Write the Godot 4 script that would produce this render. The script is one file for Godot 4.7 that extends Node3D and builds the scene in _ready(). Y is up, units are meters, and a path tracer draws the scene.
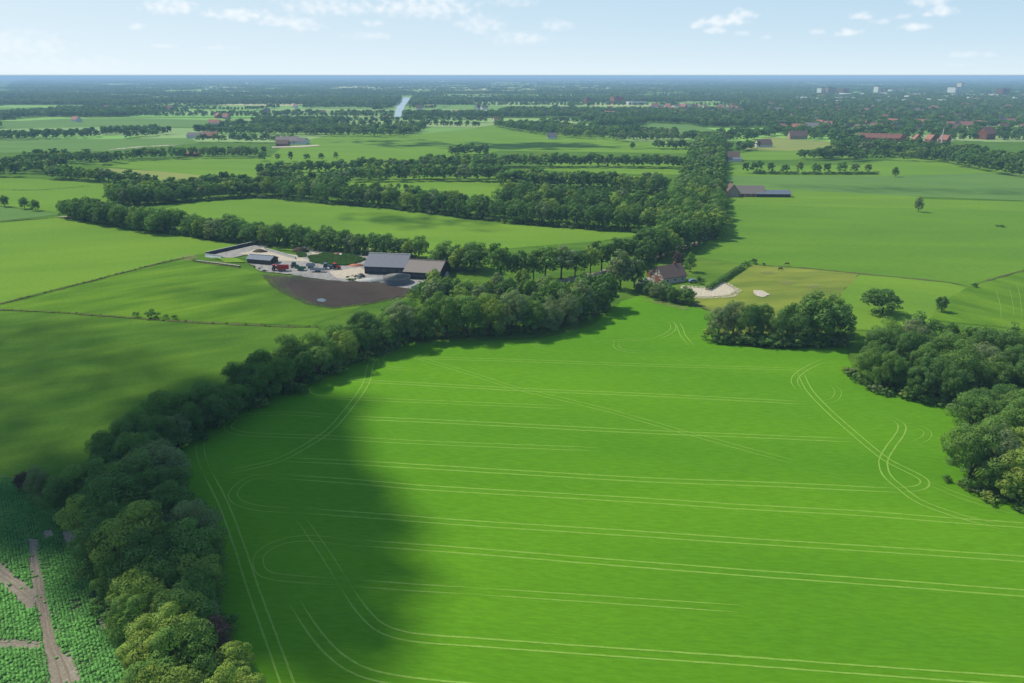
extends Node3D
# A farmed plain seen from a drone: a big crop field, tree belts, farmsteads, a far town. x east, z south, y up, metres.

var rng := RandomNumberGenerator.new()
var sun_towards := Vector3(-0.545, 0.766, -0.285).normalized()   # from the ground to the sun
var M := {}
var used_names := {}
var T := {}
var lift := 0.02

const ONES := ["", "first", "second", "third", "fourth", "fifth", "sixth", "seventh", "eighth", "ninth", "tenth", "eleventh", "twelfth", "thirteenth", "fourteenth", "fifteenth", "sixteenth", "seventeenth", "eighteenth", "nineteenth"]
const TENS := ["", "", "twenty", "thirty", "forty", "fifty", "sixty", "seventy", "eighty", "ninety"]
const TENTHS := ["", "", "twentieth", "thirtieth", "fortieth", "fiftieth", "sixtieth", "seventieth", "eightieth", "ninetieth"]

func nth(i: int) -> String:
	if i < 20: return ONES[i]
	if i > 99: return "hundred-and-" + nth(i - 100) if i > 100 else "hundredth"
	return TENTHS[i / 10] if i % 10 == 0 else TENS[i / 10] + "-" + ONES[i % 10]

func V(a: Array) -> Array:
	var out := []
	for i in range(0, a.size(), 2): out.append(Vector2(a[i], a[i + 1]))
	return out

func numbered(called: String) -> String:
	var n: int = used_names.get(called, 0)
	used_names[called] = n + 1
	return called if n == 0 else "%s_%03d" % [called, n]

func tag(o: Node, label := "", category := "", group := "", kind := "") -> Node:
	if label: o.set_meta("label", label)
	if category: o.set_meta("category", category)
	if group: o.set_meta("group", group)
	if kind: o.set_meta("kind", kind)
	return o

func base(called: String, at: Vector3, turn := 0.0) -> Node3D:
	var o := Node3D.new()
	o.name = numbered(called)
	add_child(o)
	o.position = at
	o.rotation.y = turn
	return o

func put(called: String, mesh: Mesh, m: Material, parent: Node = null) -> MeshInstance3D:
	var o := MeshInstance3D.new()
	o.name = numbered(called) if parent == null else called
	o.mesh = mesh
	o.set_surface_override_material(0, m)
	(self if parent == null else parent).add_child(o, true)
	return o

# ---------------------------------------------------------------- materials
func noise_tex(freq: float, octaves: int, seed_: int, lo: Color, hi: Color, size := 512, kind := FastNoiseLite.TYPE_SIMPLEX_SMOOTH) -> NoiseTexture2D:
	var n := FastNoiseLite.new()
	n.noise_type = kind
	n.frequency = freq
	n.fractal_octaves = octaves
	n.fractal_gain = 0.6
	n.seed = seed_
	var t := NoiseTexture2D.new()
	t.width = size
	t.height = size
	t.seamless = true
	t.noise = n
	var g := Gradient.new()
	g.set_color(0, lo)
	g.set_color(1, hi)
	t.color_ramp = g
	return t

func mat(lin: Color, rough := 0.9, tex: Texture2D = null, scale := Vector3.ONE, bump := 0.0) -> StandardMaterial3D:
	var m := StandardMaterial3D.new()
	m.albedo_color = lin.linear_to_srgb()
	m.roughness = rough
	m.metallic_specular = 0.25
	if tex:
		m.albedo_texture = tex
		m.uv1_triplanar = true
		m.uv1_scale = scale
		if bump > 0.0:
			m.heightmap_enabled = true
			m.heightmap_texture = tex
			m.heightmap_scale = bump
	return m

# a thin spread of matter with a broken outline: noise cuts it into patches
func ragged(lin: Color, tile: float, cut: float, stretch := 1.0) -> StandardMaterial3D:
	var key := "cut%d" % int(cut * 100)
	if not T.has(key):
		var t := noise_tex(0.02, 5, 51, Color(1, 1, 1, 0), Color(1, 1, 1, 1), 512)
		t.color_ramp.interpolation_mode = Gradient.GRADIENT_INTERPOLATE_CONSTANT
		t.color_ramp.set_offset(1, cut)
		T[key] = t
	var m := mat(lin, 0.95, T[key], Vector3(1.0 / (tile * 4.0 * stretch), 1.0 / (tile * 4.0), 1.0 / (tile * 4.0)))
	m.transparency = BaseMaterial3D.TRANSPARENCY_ALPHA_SCISSOR
	m.alpha_scissor_threshold = 0.5
	return m

func field_mat(lin: Color, streak := 6.0, patch := "patch", tile := 26.0, bump := 3.0) -> StandardMaterial3D:
	var m := mat(lin, 1.0, T.sward, Vector3(1.0 / (tile * streak), 1.0 / tile, 1.0 / tile), bump)
	m.metallic_specular = 0.12
	m.detail_enabled = true
	m.detail_blend_mode = BaseMaterial3D.BLEND_MODE_MUL
	m.detail_albedo = T[patch]
	m.detail_uv_layer = BaseMaterial3D.DETAIL_UV_2
	m.uv2_triplanar = true
	m.uv2_scale = Vector3(1.0 / 610.0, 1.0 / 300.0, 1.0 / 170.0)
	return m

func leaf_mat(lin: Color) -> StandardMaterial3D:
	var m := mat(lin, 0.75)
	m.metallic_specular = 0.2
	m.vertex_color_use_as_albedo = true
	m.backlight_enabled = true
	m.backlight = Color(0.80, 0.88, 0.60)
	return m

func make_materials() -> void:
	T.sward = noise_tex(0.026, 6, 3, Color(0.83, 0.83, 0.70), Color(1, 1, 1), 1024)
	T.sward.noise.fractal_gain = 0.72
	T.patch = noise_tex(0.006, 4, 9, Color(0.86, 0.90, 0.88), Color(1.0, 0.99, 0.90), 512)
	T.rough = noise_tex(0.02, 5, 11, Color(0.66, 0.74, 0.66), Color(1.0, 0.97, 0.82), 512)
	T.soil = noise_tex(0.02, 6, 21, Color(0.6, 0.58, 0.56), Color(1, 1, 1), 512)
	T.wear = noise_tex(0.01, 5, 31, Color(0.72, 0.72, 0.72), Color(1, 1, 1), 512)
	T.bark = noise_tex(0.03, 4, 41, Color(0.55, 0.52, 0.5), Color(1, 1, 1), 256)
	M.crop = field_mat(Color(0.101, 0.256, 0.013), 5.0)
	M.lush = field_mat(Color(0.146, 0.262, 0.034), 3.0)
	M.meadow = field_mat(Color(0.138, 0.262, 0.032), 2.0, "rough")
	M.pasture = field_mat(Color(0.108, 0.212, 0.034), 1.5, "rough", 30.0)
	M.bluecrop = field_mat(Color(0.125, 0.225, 0.066), 3.0)
	M.midcrop = field_mat(Color(0.120, 0.236, 0.030), 6.0)
	M.paddock = field_mat(Color(0.240, 0.285, 0.075), 1.2, "rough", 22.0)
	M.mown = field_mat(Color(0.250, 0.280, 0.100), 3.0)
	M.lawn = field_mat(Color(0.150, 0.255, 0.045), 1.2, "rough", 20.0)
	M.soil = mat(Color(0.075, 0.055, 0.043), 0.95, T.soil, Vector3.ONE / 9.0, 8.0)
	M.mud = mat(Color(0.080, 0.105, 0.036), 0.95, T.soil, Vector3.ONE / 7.0, 8.0)
	M.ragged_soil = ragged(Color(0.062, 0.050, 0.040), 3.0, 0.50)
	M.ragged_track = ragged(Color(0.22, 0.19, 0.145), 0.7, 0.52)
	M.ragged_sand = ragged(Color(0.40, 0.36, 0.26), 3.0, 0.52)
	M.ragged_worn = ragged(Color(0.185, 0.195, 0.070), 2.0, 0.56)
	M.cropsoil = mat(Color(0.090, 0.120, 0.050), 0.95, T.soil, Vector3.ONE / 5.0, 6.0)
	M.rut = mat(Color(0.25, 0.21, 0.16), 0.95, T.soil, Vector3.ONE / 4.0, 1.0)
	M.track = mat(Color(0.34, 0.305, 0.235), 0.95, T.soil, Vector3.ONE / 11.0, 1.0)
	M.sand = mat(Color(0.58, 0.52, 0.42), 0.95, T.soil, Vector3.ONE / 12.0, 4.0)
	M.litter = mat(Color(0.085, 0.070, 0.038), 0.95, T.soil, Vector3.ONE / 6.0, 8.0)
	M.verge = mat(Color(0.120, 0.135, 0.045), 0.95, T.soil, Vector3.ONE / 7.0, 8.0)
	M.tram = mat(Color(0.185, 0.328, 0.052), 0.95, T.sward, Vector3.ONE / 30.0)
	M.concrete = mat(Color(0.30, 0.285, 0.265), 0.85, T.wear, Vector3.ONE / 14.0)
	M.wall_concrete = mat(Color(0.45, 0.44, 0.41), 0.85, T.wear, Vector3.ONE / 6.0)
	M.tarp = mat(Color(0.060, 0.065, 0.075), 0.5, T.wear, Vector3.ONE / 5.0)
	M.slate = mat(Color(0.165, 0.175, 0.205), 0.55, T.wear, Vector3.ONE / 4.0)
	M.panel = mat(Color(0.040, 0.048, 0.072), 0.3, T.wear, Vector3.ONE / 5.0)
	M.oldroof = mat(Color(0.29, 0.255, 0.235), 0.9, T.soil, Vector3.ONE / 5.0)
	M.steelroof = mat(Color(0.16, 0.19, 0.24), 0.6, T.wear, Vector3.ONE / 6.0)
	M.tile = mat(Color(0.36, 0.165, 0.125), 0.85, T.wear, Vector3.ONE / 4.0)
	M.tile_brown = mat(Color(0.165, 0.115, 0.095), 0.9, T.wear, Vector3.ONE / 4.0)
	M.tile_grey = mat(Color(0.16, 0.155, 0.165), 0.9, T.wear, Vector3.ONE / 4.0)
	M.brick = mat(Color(0.25, 0.105, 0.065), 0.9, T.wear, Vector3.ONE / 3.0)
	M.brick_light = mat(Color(0.42, 0.31, 0.22), 0.9, T.wear, Vector3.ONE / 3.0)
	M.render = mat(Color(0.72, 0.70, 0.65), 0.85, T.wear, Vector3.ONE / 5.0)
	M.daub = mat(Color(0.46, 0.41, 0.34), 0.9, T.wear, Vector3.ONE / 3.0)
	M.white = mat(Color(0.80, 0.80, 0.78), 0.7, T.wear, Vector3.ONE / 8.0)
	M.timber = mat(Color(0.07, 0.045, 0.03), 0.85)
	M.dark = mat(Color(0.03, 0.03, 0.033), 0.7)
	M.glass = mat(Color(0.05, 0.06, 0.07), 0.12)
	M.red = mat(Color(0.36, 0.03, 0.025), 0.45)
	M.orange = mat(Color(0.30, 0.11, 0.06), 0.7)
	M.green_paint = mat(Color(0.03, 0.13, 0.07), 0.45)
	M.blue_paint = mat(Color(0.10, 0.15, 0.26), 0.45)
	M.grey_paint = mat(Color(0.22, 0.24, 0.27), 0.5)
	M.rubber = mat(Color(0.02, 0.02, 0.02), 0.9)
	M.hide = mat(Color(0.045, 0.025, 0.015), 0.7)
	M.water = mat(Color(0.05, 0.07, 0.07), 0.06)
	M.water.metallic_specular = 0.6
	M.bark = mat(Color(0.085, 0.068, 0.052), 0.95, T.bark, Vector3.ONE / 1.5)
	M.cloud = mat(Color(0.9, 0.9, 0.9), 1.0)
	# leaf tones: dark green, mid green, yellow green, grey green, copper
	M.leaf = []
	for t in TONE_LIN: M.leaf.append(leaf_mat(Color(t.x, t.y, t.z)))
	M.far_leaf = leaf_mat(Color(1, 1, 1))
	M.patchwork = mat(Color(1, 1, 1), 1.0)
	M.patchwork.vertex_color_use_as_albedo = true

const TONES := ["dark-green", "mid-green", "yellow-green", "grey-green", "copper-leaved"]
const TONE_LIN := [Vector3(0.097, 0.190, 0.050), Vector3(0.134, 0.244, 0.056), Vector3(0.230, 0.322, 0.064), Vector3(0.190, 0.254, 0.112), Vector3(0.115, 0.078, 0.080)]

# ---------------------------------------------------------------- flat sheets
func roughened(pts: Array, step: float, amp: float) -> PackedVector2Array:
	var out := PackedVector2Array()
	for i in pts.size():
		var a: Vector2 = pts[i]
		var b: Vector2 = pts[(i + 1) % pts.size()]
		var n := maxi(1, mini(60, int(a.distance_to(b) / step)))
		var side := (b - a).orthogonal().normalized()
		for k in n:
			out.append(a.lerp(b, float(k) / n) + side * rng.randf_range(-amp, amp))
	return out

func local(p: Vector2, turn: float) -> Vector2:
	return Vector2(cos(turn) * p.x - sin(turn) * p.y, sin(turn) * p.x + cos(turn) * p.y)

func sheet_mesh(poly: PackedVector2Array, y: float, turn := 0.0) -> ArrayMesh:
	var tri := Geometry2D.triangulate_polygon(poly)
	var v := PackedVector3Array()
	var n := PackedVector3Array()
	for p in poly:
		var q := local(p, turn)
		v.append(Vector3(q.x, y, q.y))
		n.append(Vector3.UP)
	return arrays(v, n, tri)

func arrays(v: PackedVector3Array, n: PackedVector3Array, idx: PackedInt32Array, c := PackedColorArray()) -> ArrayMesh:
	var a := []
	a.resize(Mesh.ARRAY_MAX)
	a[Mesh.ARRAY_VERTEX] = v
	a[Mesh.ARRAY_NORMAL] = n
	a[Mesh.ARRAY_INDEX] = idx
	if c.size(): a[Mesh.ARRAY_COLOR] = c
	# wind every face so that its front is the side its normals point to
	for k in range(0, idx.size(), 3):
		if (v[idx[k + 1]] - v[idx[k]]).cross(v[idx[k + 2]] - v[idx[k]]).dot(n[idx[k]] + n[idx[k + 1]] + n[idx[k + 2]]) > 0.0:
			var keep := idx[k + 1]
			idx[k + 1] = idx[k + 2]
			idx[k + 2] = keep
	a[Mesh.ARRAY_INDEX] = idx
	var m := ArrayMesh.new()
	m.add_surface_from_arrays(Mesh.PRIMITIVE_TRIANGLES, a)
	return m

func sheet(called: String, pts: Array, m: Material, turn_deg := 0.0, amp := 0.5, step := 6.0) -> MeshInstance3D:
	lift += 0.004
	var turn := deg_to_rad(turn_deg)
	var o := put(called, sheet_mesh(roughened(pts, step, amp), lift, turn), m)
	o.rotation.y = turn
	tag(o, "", "", "", "structure")
	return o

# smooth a coarse line into a dense one
func smooth(pts: Array, step: float) -> PackedVector2Array:
	var c := Curve2D.new()
	for i in pts.size():
		var p: Vector2 = pts[i]
		var before: Vector2 = pts[maxi(0, i - 1)]
		var after: Vector2 = pts[mini(pts.size() - 1, i + 1)]
		var dir := (after - before).normalized()
		var l0 := p.distance_to(before) * 0.33
		var l1 := p.distance_to(after) * 0.33
		c.add_point(p, -dir * l0, dir * l1)
	c.bake_interval = step
	var out := PackedVector2Array()
	var n := maxi(2, int(c.get_baked_length() / step))
	for k in n + 1:
		out.append(c.sample_baked(c.get_baked_length() * k / n))
	return out

func ribbon(line: PackedVector2Array, offset: float, width: float, y: float, turn := 0.0, wob := 0.06) -> ArrayMesh:
	var v := PackedVector3Array()
	var n := PackedVector3Array()
	var idx := PackedInt32Array()
	for i in line.size():
		var dir := (line[mini(i + 1, line.size() - 1)] - line[maxi(i - 1, 0)]).normalized()
		var side := Vector2(-dir.y, dir.x)
		var mid := line[i] + side * (offset + rng.randf_range(-wob, wob) * 0.7)
		var taper := clampf(minf(i, line.size() - 1 - i) / 7.0 + 0.12, 0.0, 1.0)
		var w := taper * width * (1.0 + rng.randf_range(-1, 1) * wob * 4.0) * 0.5
		for s in [-1.0, 1.0]:
			var q := local(mid + side * w * s, turn)
			v.append(Vector3(q.x, y, q.y))
			n.append(Vector3.UP)
		if i:
			var k := i * 2
			idx.append_array([k - 2, k, k - 1, k - 1, k, k + 1])
	return arrays(v, n, idx)

# ---------------------------------------------------------------- solid shapes
func quad(st: SurfaceTool, a: Vector3, b: Vector3, c: Vector3, d: Vector3, out: Vector3) -> void:
	var n := (b - a).cross(c - a).normalized()
	var q := [a, b, c, d]
	if n.dot(out) < 0.0:
		n = -n
	else:
		q = [a, d, c, b]
	for k in [0, 1, 2, 0, 2, 3]:
		st.set_normal(n)
		st.add_vertex(q[k])

func tri(st: SurfaceTool, a: Vector3, b: Vector3, c: Vector3, out: Vector3) -> void:
	var n := (b - a).cross(c - a).normalized()
	var q := [a, b, c]
	if n.dot(out) < 0.0: n = -n
	else: q = [a, c, b]
	for k in 3:
		st.set_normal(n)
		st.add_vertex(q[k])

func begin() -> SurfaceTool:
	var st := SurfaceTool.new()
	st.begin(Mesh.PRIMITIVE_TRIANGLES)
	return st

func box(st: SurfaceTool, lo: Vector3, hi: Vector3) -> void:
	var x := [lo.x, hi.x]
	var y := [lo.y, hi.y]
	var z := [lo.z, hi.z]
	for s in 2:
		var o := 1.0 if s else -1.0
		quad(st, Vector3(x[s], y[0], z[0]), Vector3(x[s], y[1], z[0]), Vector3(x[s], y[1], z[1]), Vector3(x[s], y[0], z[1]), Vector3(o, 0, 0))
		quad(st, Vector3(x[0], y[s], z[0]), Vector3(x[1], y[s], z[0]), Vector3(x[1], y[s], z[1]), Vector3(x[0], y[s], z[1]), Vector3(0, o, 0))
		quad(st, Vector3(x[0], y[0], z[s]), Vector3(x[1], y[0], z[s]), Vector3(x[1], y[1], z[s]), Vector3(x[0], y[1], z[s]), Vector3(0, 0, o))

func box_mesh(lo: Vector3, hi: Vector3) -> ArrayMesh:
	var st := begin()
	box(st, lo, hi)
	return st.commit()

# walls with gables: length along x, ridge along x
func gabled_walls(l: float, w: float, eave: float, ridge: float) -> ArrayMesh:
	var st := begin()
	var x := l / 2.0
	var z := w / 2.0
	for s in [-1.0, 1.0]:
		quad(st, Vector3(-x, 0, s * z), Vector3(x, 0, s * z), Vector3(x, eave, s * z), Vector3(-x, eave, s * z), Vector3(0, 0, s))
		quad(st, Vector3(s * x, 0, -z), Vector3(s * x, 0, z), Vector3(s * x, eave, z), Vector3(s * x, eave, -z), Vector3(s, 0, 0))
		tri(st, Vector3(s * x, eave, -z), Vector3(s * x, eave, z), Vector3(s * x, ridge, 0), Vector3(s, 0, 0))
	return st.commit()

# one roof slab pair with thickness and overhang
func gabled_roof(l: float, w: float, eave: float, ridge: float, over := 0.5, thick := 0.25) -> ArrayMesh:
	var st := begin()
	var x := l / 2.0 + over
	var slope := (ridge - eave) / (w / 2.0)
	var z := w / 2.0 + over
	var ye := eave - slope * over + 0.05
	var yr := ridge + 0.05
	for s in [-1.0, 1.0]:
		var a := Vector3(-x, ye, s * z)
		var b := Vector3(x, ye, s * z)
		var c := Vector3(x, yr, 0)
		var d := Vector3(-x, yr, 0)
		var up := Vector3(0, thick, 0)
		quad(st, a + up, b + up, c + up, d + up, Vector3(0, 1, s))
		quad(st, a, b, c, d, Vector3(0, -1, -s))
		quad(st, a, b, b + up, a + up, Vector3(0, 0, s))
		quad(st, b, c, c + up, b + up, Vector3(1, 0, 0))
		quad(st, a, d, d + up, a + up, Vector3(-1, 0, 0))
	return st.commit()

func tube(st: SurfaceTool, a: Vector3, b: Vector3, ra: float, rb: float, sides := 7) -> void:
	var d := (b - a).normalized()
	var u := d.cross(Vector3.RIGHT if absf(d.x) < 0.9 else Vector3.UP).normalized()
	var w := d.cross(u)
	for k in sides:
		var t0 := TAU * k / sides
		var t1 := TAU * (k + 1) / sides
		var n0 := u * cos(t0) + w * sin(t0)
		var n1 := u * cos(t1) + w * sin(t1)
		var p := [a + n0 * ra, a + n1 * ra, b + n1 * rb, b + n0 * rb]
		var nn := [n0, n1, n1, n0]
		for i in [0, 2, 1, 0, 3, 2]:
			st.set_normal(nn[i])
			st.add_vertex(p[i])

func disc(st: SurfaceTool, at: Vector3, axis: Vector3, r: float, sides := 12) -> void:
	var u := axis.cross(Vector3.RIGHT if absf(axis.x) < 0.9 else Vector3.UP).normalized()
	var w := axis.cross(u)
	for k in sides:
		var t0 := TAU * k / sides
		var t1 := TAU * (k + 1) / sides
		tri(st, at, at + (u * cos(t0) + w * sin(t0)) * r, at + (u * cos(t1) + w * sin(t1)) * r, axis)

# ---------------------------------------------------------------- trees
# A crown: leaf sprays over many bough clumps spread through an uneven ellipsoid. Returns the clump centres too, for the limbs.
func make_crown(height: float, radius: float, bottom: float, clumps: int, leaves: int, size: float, seed_: int) -> Array:
	var r := RandomNumberGenerator.new()
	r.seed = seed_
	var v := PackedVector3Array()
	var n := PackedVector3Array()
	var c := PackedColorArray()
	var idx := PackedInt32Array()
	var mid := Vector3(0, (height + bottom) / 2.0, 0)
	var half := (height - bottom) / 2.0
	var centres := []
	var lean := Vector3(r.randf_range(-0.12, 0.12), 0, r.randf_range(-0.12, 0.12)) * radius
	for k in clumps:
		var f := (k + 0.5) / clumps
		var yy := 1.0 - 1.72 * f
		var rr := sqrt(maxf(0.0, 1.0 - yy * yy))
		var a := k * 2.39996 + r.randf_range(-0.35, 0.35)
		var dir := Vector3(cos(a) * rr, yy, sin(a) * rr)
		var reach := r.randf_range(0.6, 0.95) if k % 4 else r.randf_range(0.2, 0.5)
		var cr := radius * r.randf_range(0.15, 0.33) * (1.15 if yy > 0.0 else 0.95)
		var at := mid + lean * (1.0 + yy) + Vector3(dir.x * radius, dir.y * half, dir.z * radius) * reach
		at.y = minf(at.y, height - cr * 0.55)
		centres.append(at)
		var share := int(leaves / clumps * (cr * cr) / (radius * radius * 0.068))
		var tint := r.randf_range(0.78, 1.2)
		var warm := r.randf_range(0.9, 1.14)
		for i in share:
			var z := r.randf_range(-0.75, 1.0)
			var t := r.randf() * TAU
			var q := sqrt(1.0 - z * z)
			var d := Vector3(q * cos(t), z, q * sin(t))
			var p := at + Vector3(d.x, d.y * 0.8, d.z) * cr * (1.0 - 0.45 * r.randf() * r.randf())
			var wild := Vector3(r.randf_range(-1, 1), r.randf_range(-0.6, 1), r.randf_range(-1, 1))
			var nn := (d * 0.9 + Vector3.UP * 0.25 + wild * 0.75).normalized()
			var u := nn.cross(Vector3(r.randf_range(-1, 1), r.randf_range(-1, 1), r.randf_range(-1, 1))).normalized()
			var w := nn.cross(u)
			var s := size * r.randf_range(0.6, 1.3)
			var shade_n := (nn * 0.5 + d * 0.75).normalized()
			var leaf := tint * r.randf_range(0.86, 1.15)
			var col := Color(leaf * warm, leaf, leaf * (2.0 - warm) * 0.95)
			var at0 := v.size()
			v.append(p + u * s * 0.62)
			v.append(p + w * s * 0.36 + nn * s * 0.08)
			v.append(p - u * s * 0.55)
			v.append(p - w * s * 0.36 + nn * s * 0.05)
			for j in 4:
				n.append(shade_n)
				c.append(col)
			idx.append_array([at0, at0 + 2, at0 + 1, at0, at0 + 3, at0 + 2])
	return [arrays(v, n, idx, c), centres]

func make_trunk(height: float, bottom: float, thick: float, centres: Array, limbs: int) -> ArrayMesh:
	var st := begin()
	var fork := Vector3(0.1, bottom + (height - bottom) * 0.28, 0.05)
	tube(st, Vector3(0, -0.3, 0), Vector3(0.03, 0.5, 0), thick * 1.5, thick, 8)
	tube(st, Vector3(0.03, 0.5, 0), fork, thick, thick * 0.7, 8)
	for k in limbs:
		var c: Vector3 = centres[int(float(k) / limbs * centres.size())]
		var start := Vector3(0.05, lerpf(bottom * 0.8, fork.y, float((k * 7) % limbs) / limbs), 0.02)
		var bend := start.lerp(c, 0.55) + Vector3(0, 0.35, 0)
		tube(st, start, bend, thick * 0.42, thick * 0.25, 5)
		tube(st, bend, c, thick * 0.25, thick * 0.08, 5)
	return st.commit()

var near_full := []    # leaves down to the ground
var near_open := []    # a bare stem below the crown
var mid_full := []
var mid_open := []
var far_kinds := []
var shrub_kinds := []

func make_trees() -> void:
	for k in 7:
		var h := 15.0
		var rad: float = [5.6, 6.4, 5.0, 6.0, 5.4, 5.0, 5.9][k]
		var low: float = [0.3, 0.2, 0.5, 0.1, 2.6, 3.2, 2.2][k]
		var cr := make_crown(h, rad, low, 58 + k * 3, 13500, 0.33, 100 + k)
		(near_full if k < 4 else near_open).append({"crown": cr[0], "trunk": make_trunk(h, low, 0.3, cr[1], 12), "h": h})
		cr = make_crown(h, rad, low, 40 + k * 2, 2700, 0.74, 200 + k)
		(mid_full if k < 4 else mid_open).append({"crown": cr[0], "trunk": make_trunk(h, low, 0.32, cr[1], 6), "h": h})
	for k in 6:
		var cr := make_crown(14.0, [5.6, 4.8, 6.2, 5.2, 4.4, 5.8][k], [1.0, 1.8, 0.8, 2.2, 1.2, 0.6][k], 20, 420, 1.75, 300 + k)
		far_kinds.append({"crown": cr[0], "h": 14.0})
	for k in 3:
		var cr := make_crown(2.6, 1.7, 0.0, 12, 320, 0.38, 400 + k)
		shrub_kinds.append({"crown": cr[0], "h": 2.6})

var wood := []       # [kind of mesh, transform, colour] of every tree that is not a thing of its own
var singles := []    # trees that may become things: {at, h, wide, turn, tone, label, group, name}

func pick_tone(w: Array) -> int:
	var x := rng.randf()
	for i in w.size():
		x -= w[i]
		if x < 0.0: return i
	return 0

const MIX := [0.36, 0.40, 0.13, 0.11, 0.0]

# trees along a line of the ground: rows across a width, every one a tree of its own
func belt(pts: Array, width: float, rows: int, gap: float, h0: float, h1: float, label: String, group: String, mix := MIX, wide := 1.0, open := false) -> void:
	var line := smooth(pts, 1.0)
	var made := []
	for row in rows:
		var i := rng.randf_range(0.0, gap)
		var off := 0.0 if rows == 1 else lerpf(-width / 2.0, width / 2.0, float(row) / (rows - 1))
		while i < line.size():
			var k := clampi(int(i), 1, line.size() - 2) if line.size() > 2 else 0
			var dir := (line[k + 1] - line[k - 1]).normalized()
			var p := line[k] + Vector2(-dir.y, dir.x) * (off + rng.randf_range(-0.22, 0.22) * (width / maxi(1, rows - 1) if rows > 1 else gap * 0.4))
			var h := rng.randf_range(h0, h1) * rng.randf_range(0.86, 1.12)
			made.append({"at": p, "along": i, "h": h, "wide": rng.randf_range(0.8, 1.25) * wide, "turn": rng.randf() * TAU, "tone": pick_tone(mix), "open": open})
			i += gap * rng.randf_range(0.75, 1.25)
	made.sort_custom(func(a, b): return a.along < b.along)
	for k in made.size():
		made[k].label = "%s %s tree %s" % [nth(k + 1), TONES[made[k].tone], label]
		made[k].group = group
		made[k].name = "broadleaf_tree" if made[k].tone != 4 else "copper_tree"
		singles.append(made[k])

func lone(p: Vector2, h: float, label: String, tone := 0, wide := 1.0, called := "broadleaf_tree", group := "", open := false) -> void:
	singles.append({"at": p, "h": h, "wide": wide, "turn": rng.randf() * TAU, "tone": tone, "label": label, "group": group, "name": called, "sure": true, "open": open})

func grow_singles(most: int) -> void:
	for s in singles:
		var d: float = Vector2(s.at).length()
		s.seen = s.h / d
		# how far to the side of the view, so that trees outside the picture do not use up the count
		if absf(s.at.x) > -s.at.y * 0.72 + 8.0 or -s.at.y < 82.0: s.seen = 0.0
		if s.has("sure"): s.seen += 1.0
	# a tree that is placed by hand keeps its room
	var kept := singles.filter(func(a): return a.has("sure"))
	singles = singles.filter(func(a): return a.has("sure") or not kept.any(func(b): return a.at.distance_to(b.at) < 2.0 + b.h * 0.2))
	singles.sort_custom(func(a, b): return a.seen > b.seen)
	for i in singles.size():
		var s = singles[i]
		var d: float = Vector2(s.at).length()
		if i < most and s.seen > 0.0:
			var kinds: Array = (near_open if s.open else near_full) if d < 270.0 else (mid_open if s.open else mid_full)
			var kd = kinds[rng.randi() % kinds.size()]
			var o := base(s.name, Vector3(s.at.x, 0, s.at.y), s.turn)
			var f: float = s.h / kd.h
			tag(o, s.label, "tree", s.group)
			for part in ["trunk", "crown"]:
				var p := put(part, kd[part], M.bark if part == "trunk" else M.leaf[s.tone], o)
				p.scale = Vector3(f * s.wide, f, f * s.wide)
		else:
			plant(Vector2(s.at), s.h, s.wide, s.tone, d, s.open)

func plant(p: Vector2, h: float, wide: float, tone: int, d: float, open: bool) -> void:
	var kinds: Array = near_full if d < 230.0 else ((mid_open if open else mid_full) if d < 620.0 else far_kinds)
	var kd = kinds[rng.randi() % kinds.size()]
	var f: float = h / kd.h
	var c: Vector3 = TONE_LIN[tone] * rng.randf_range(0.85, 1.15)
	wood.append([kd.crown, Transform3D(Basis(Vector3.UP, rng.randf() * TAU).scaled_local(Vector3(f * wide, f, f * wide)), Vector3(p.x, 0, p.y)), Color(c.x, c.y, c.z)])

func many(called: String, mesh: Mesh, m: Material, where: Array, colors: PackedColorArray, parent: Node = null) -> MultiMeshInstance3D:
	var mm := MultiMesh.new()
	mm.transform_format = MultiMesh.TRANSFORM_3D
	mm.use_colors = colors.size() > 0
	mm.mesh = mesh
	mm.instance_count = where.size()
	for i in where.size():
		mm.set_instance_transform(i, where[i])
		if colors.size(): mm.set_instance_color(i, colors[i])
	var o := MultiMeshInstance3D.new()
	o.name = numbered(called) if parent == null else called
	o.multimesh = mm
	o.material_override = m
	o.set_meta("kind", "stuff")
	(self if parent == null else parent).add_child(o, true)
	return o

# all that was collected, one MultiMesh for each mesh
func scatter(called: String, label: String, category: String, items: Array, m: Material) -> void:
	var by := {}
	for it in items:
		if not by.has(it[0]): by[it[0]] = [[], []]
		by[it[0]][0].append(it[1])
		by[it[0]][1].append(it[2])
	var o := base(called, Vector3.ZERO)
	tag(o, label, category, "", "stuff")
	for mesh in by:
		many("foliage", mesh, m, by[mesh][0], PackedColorArray(by[mesh][1]), o)

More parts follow.
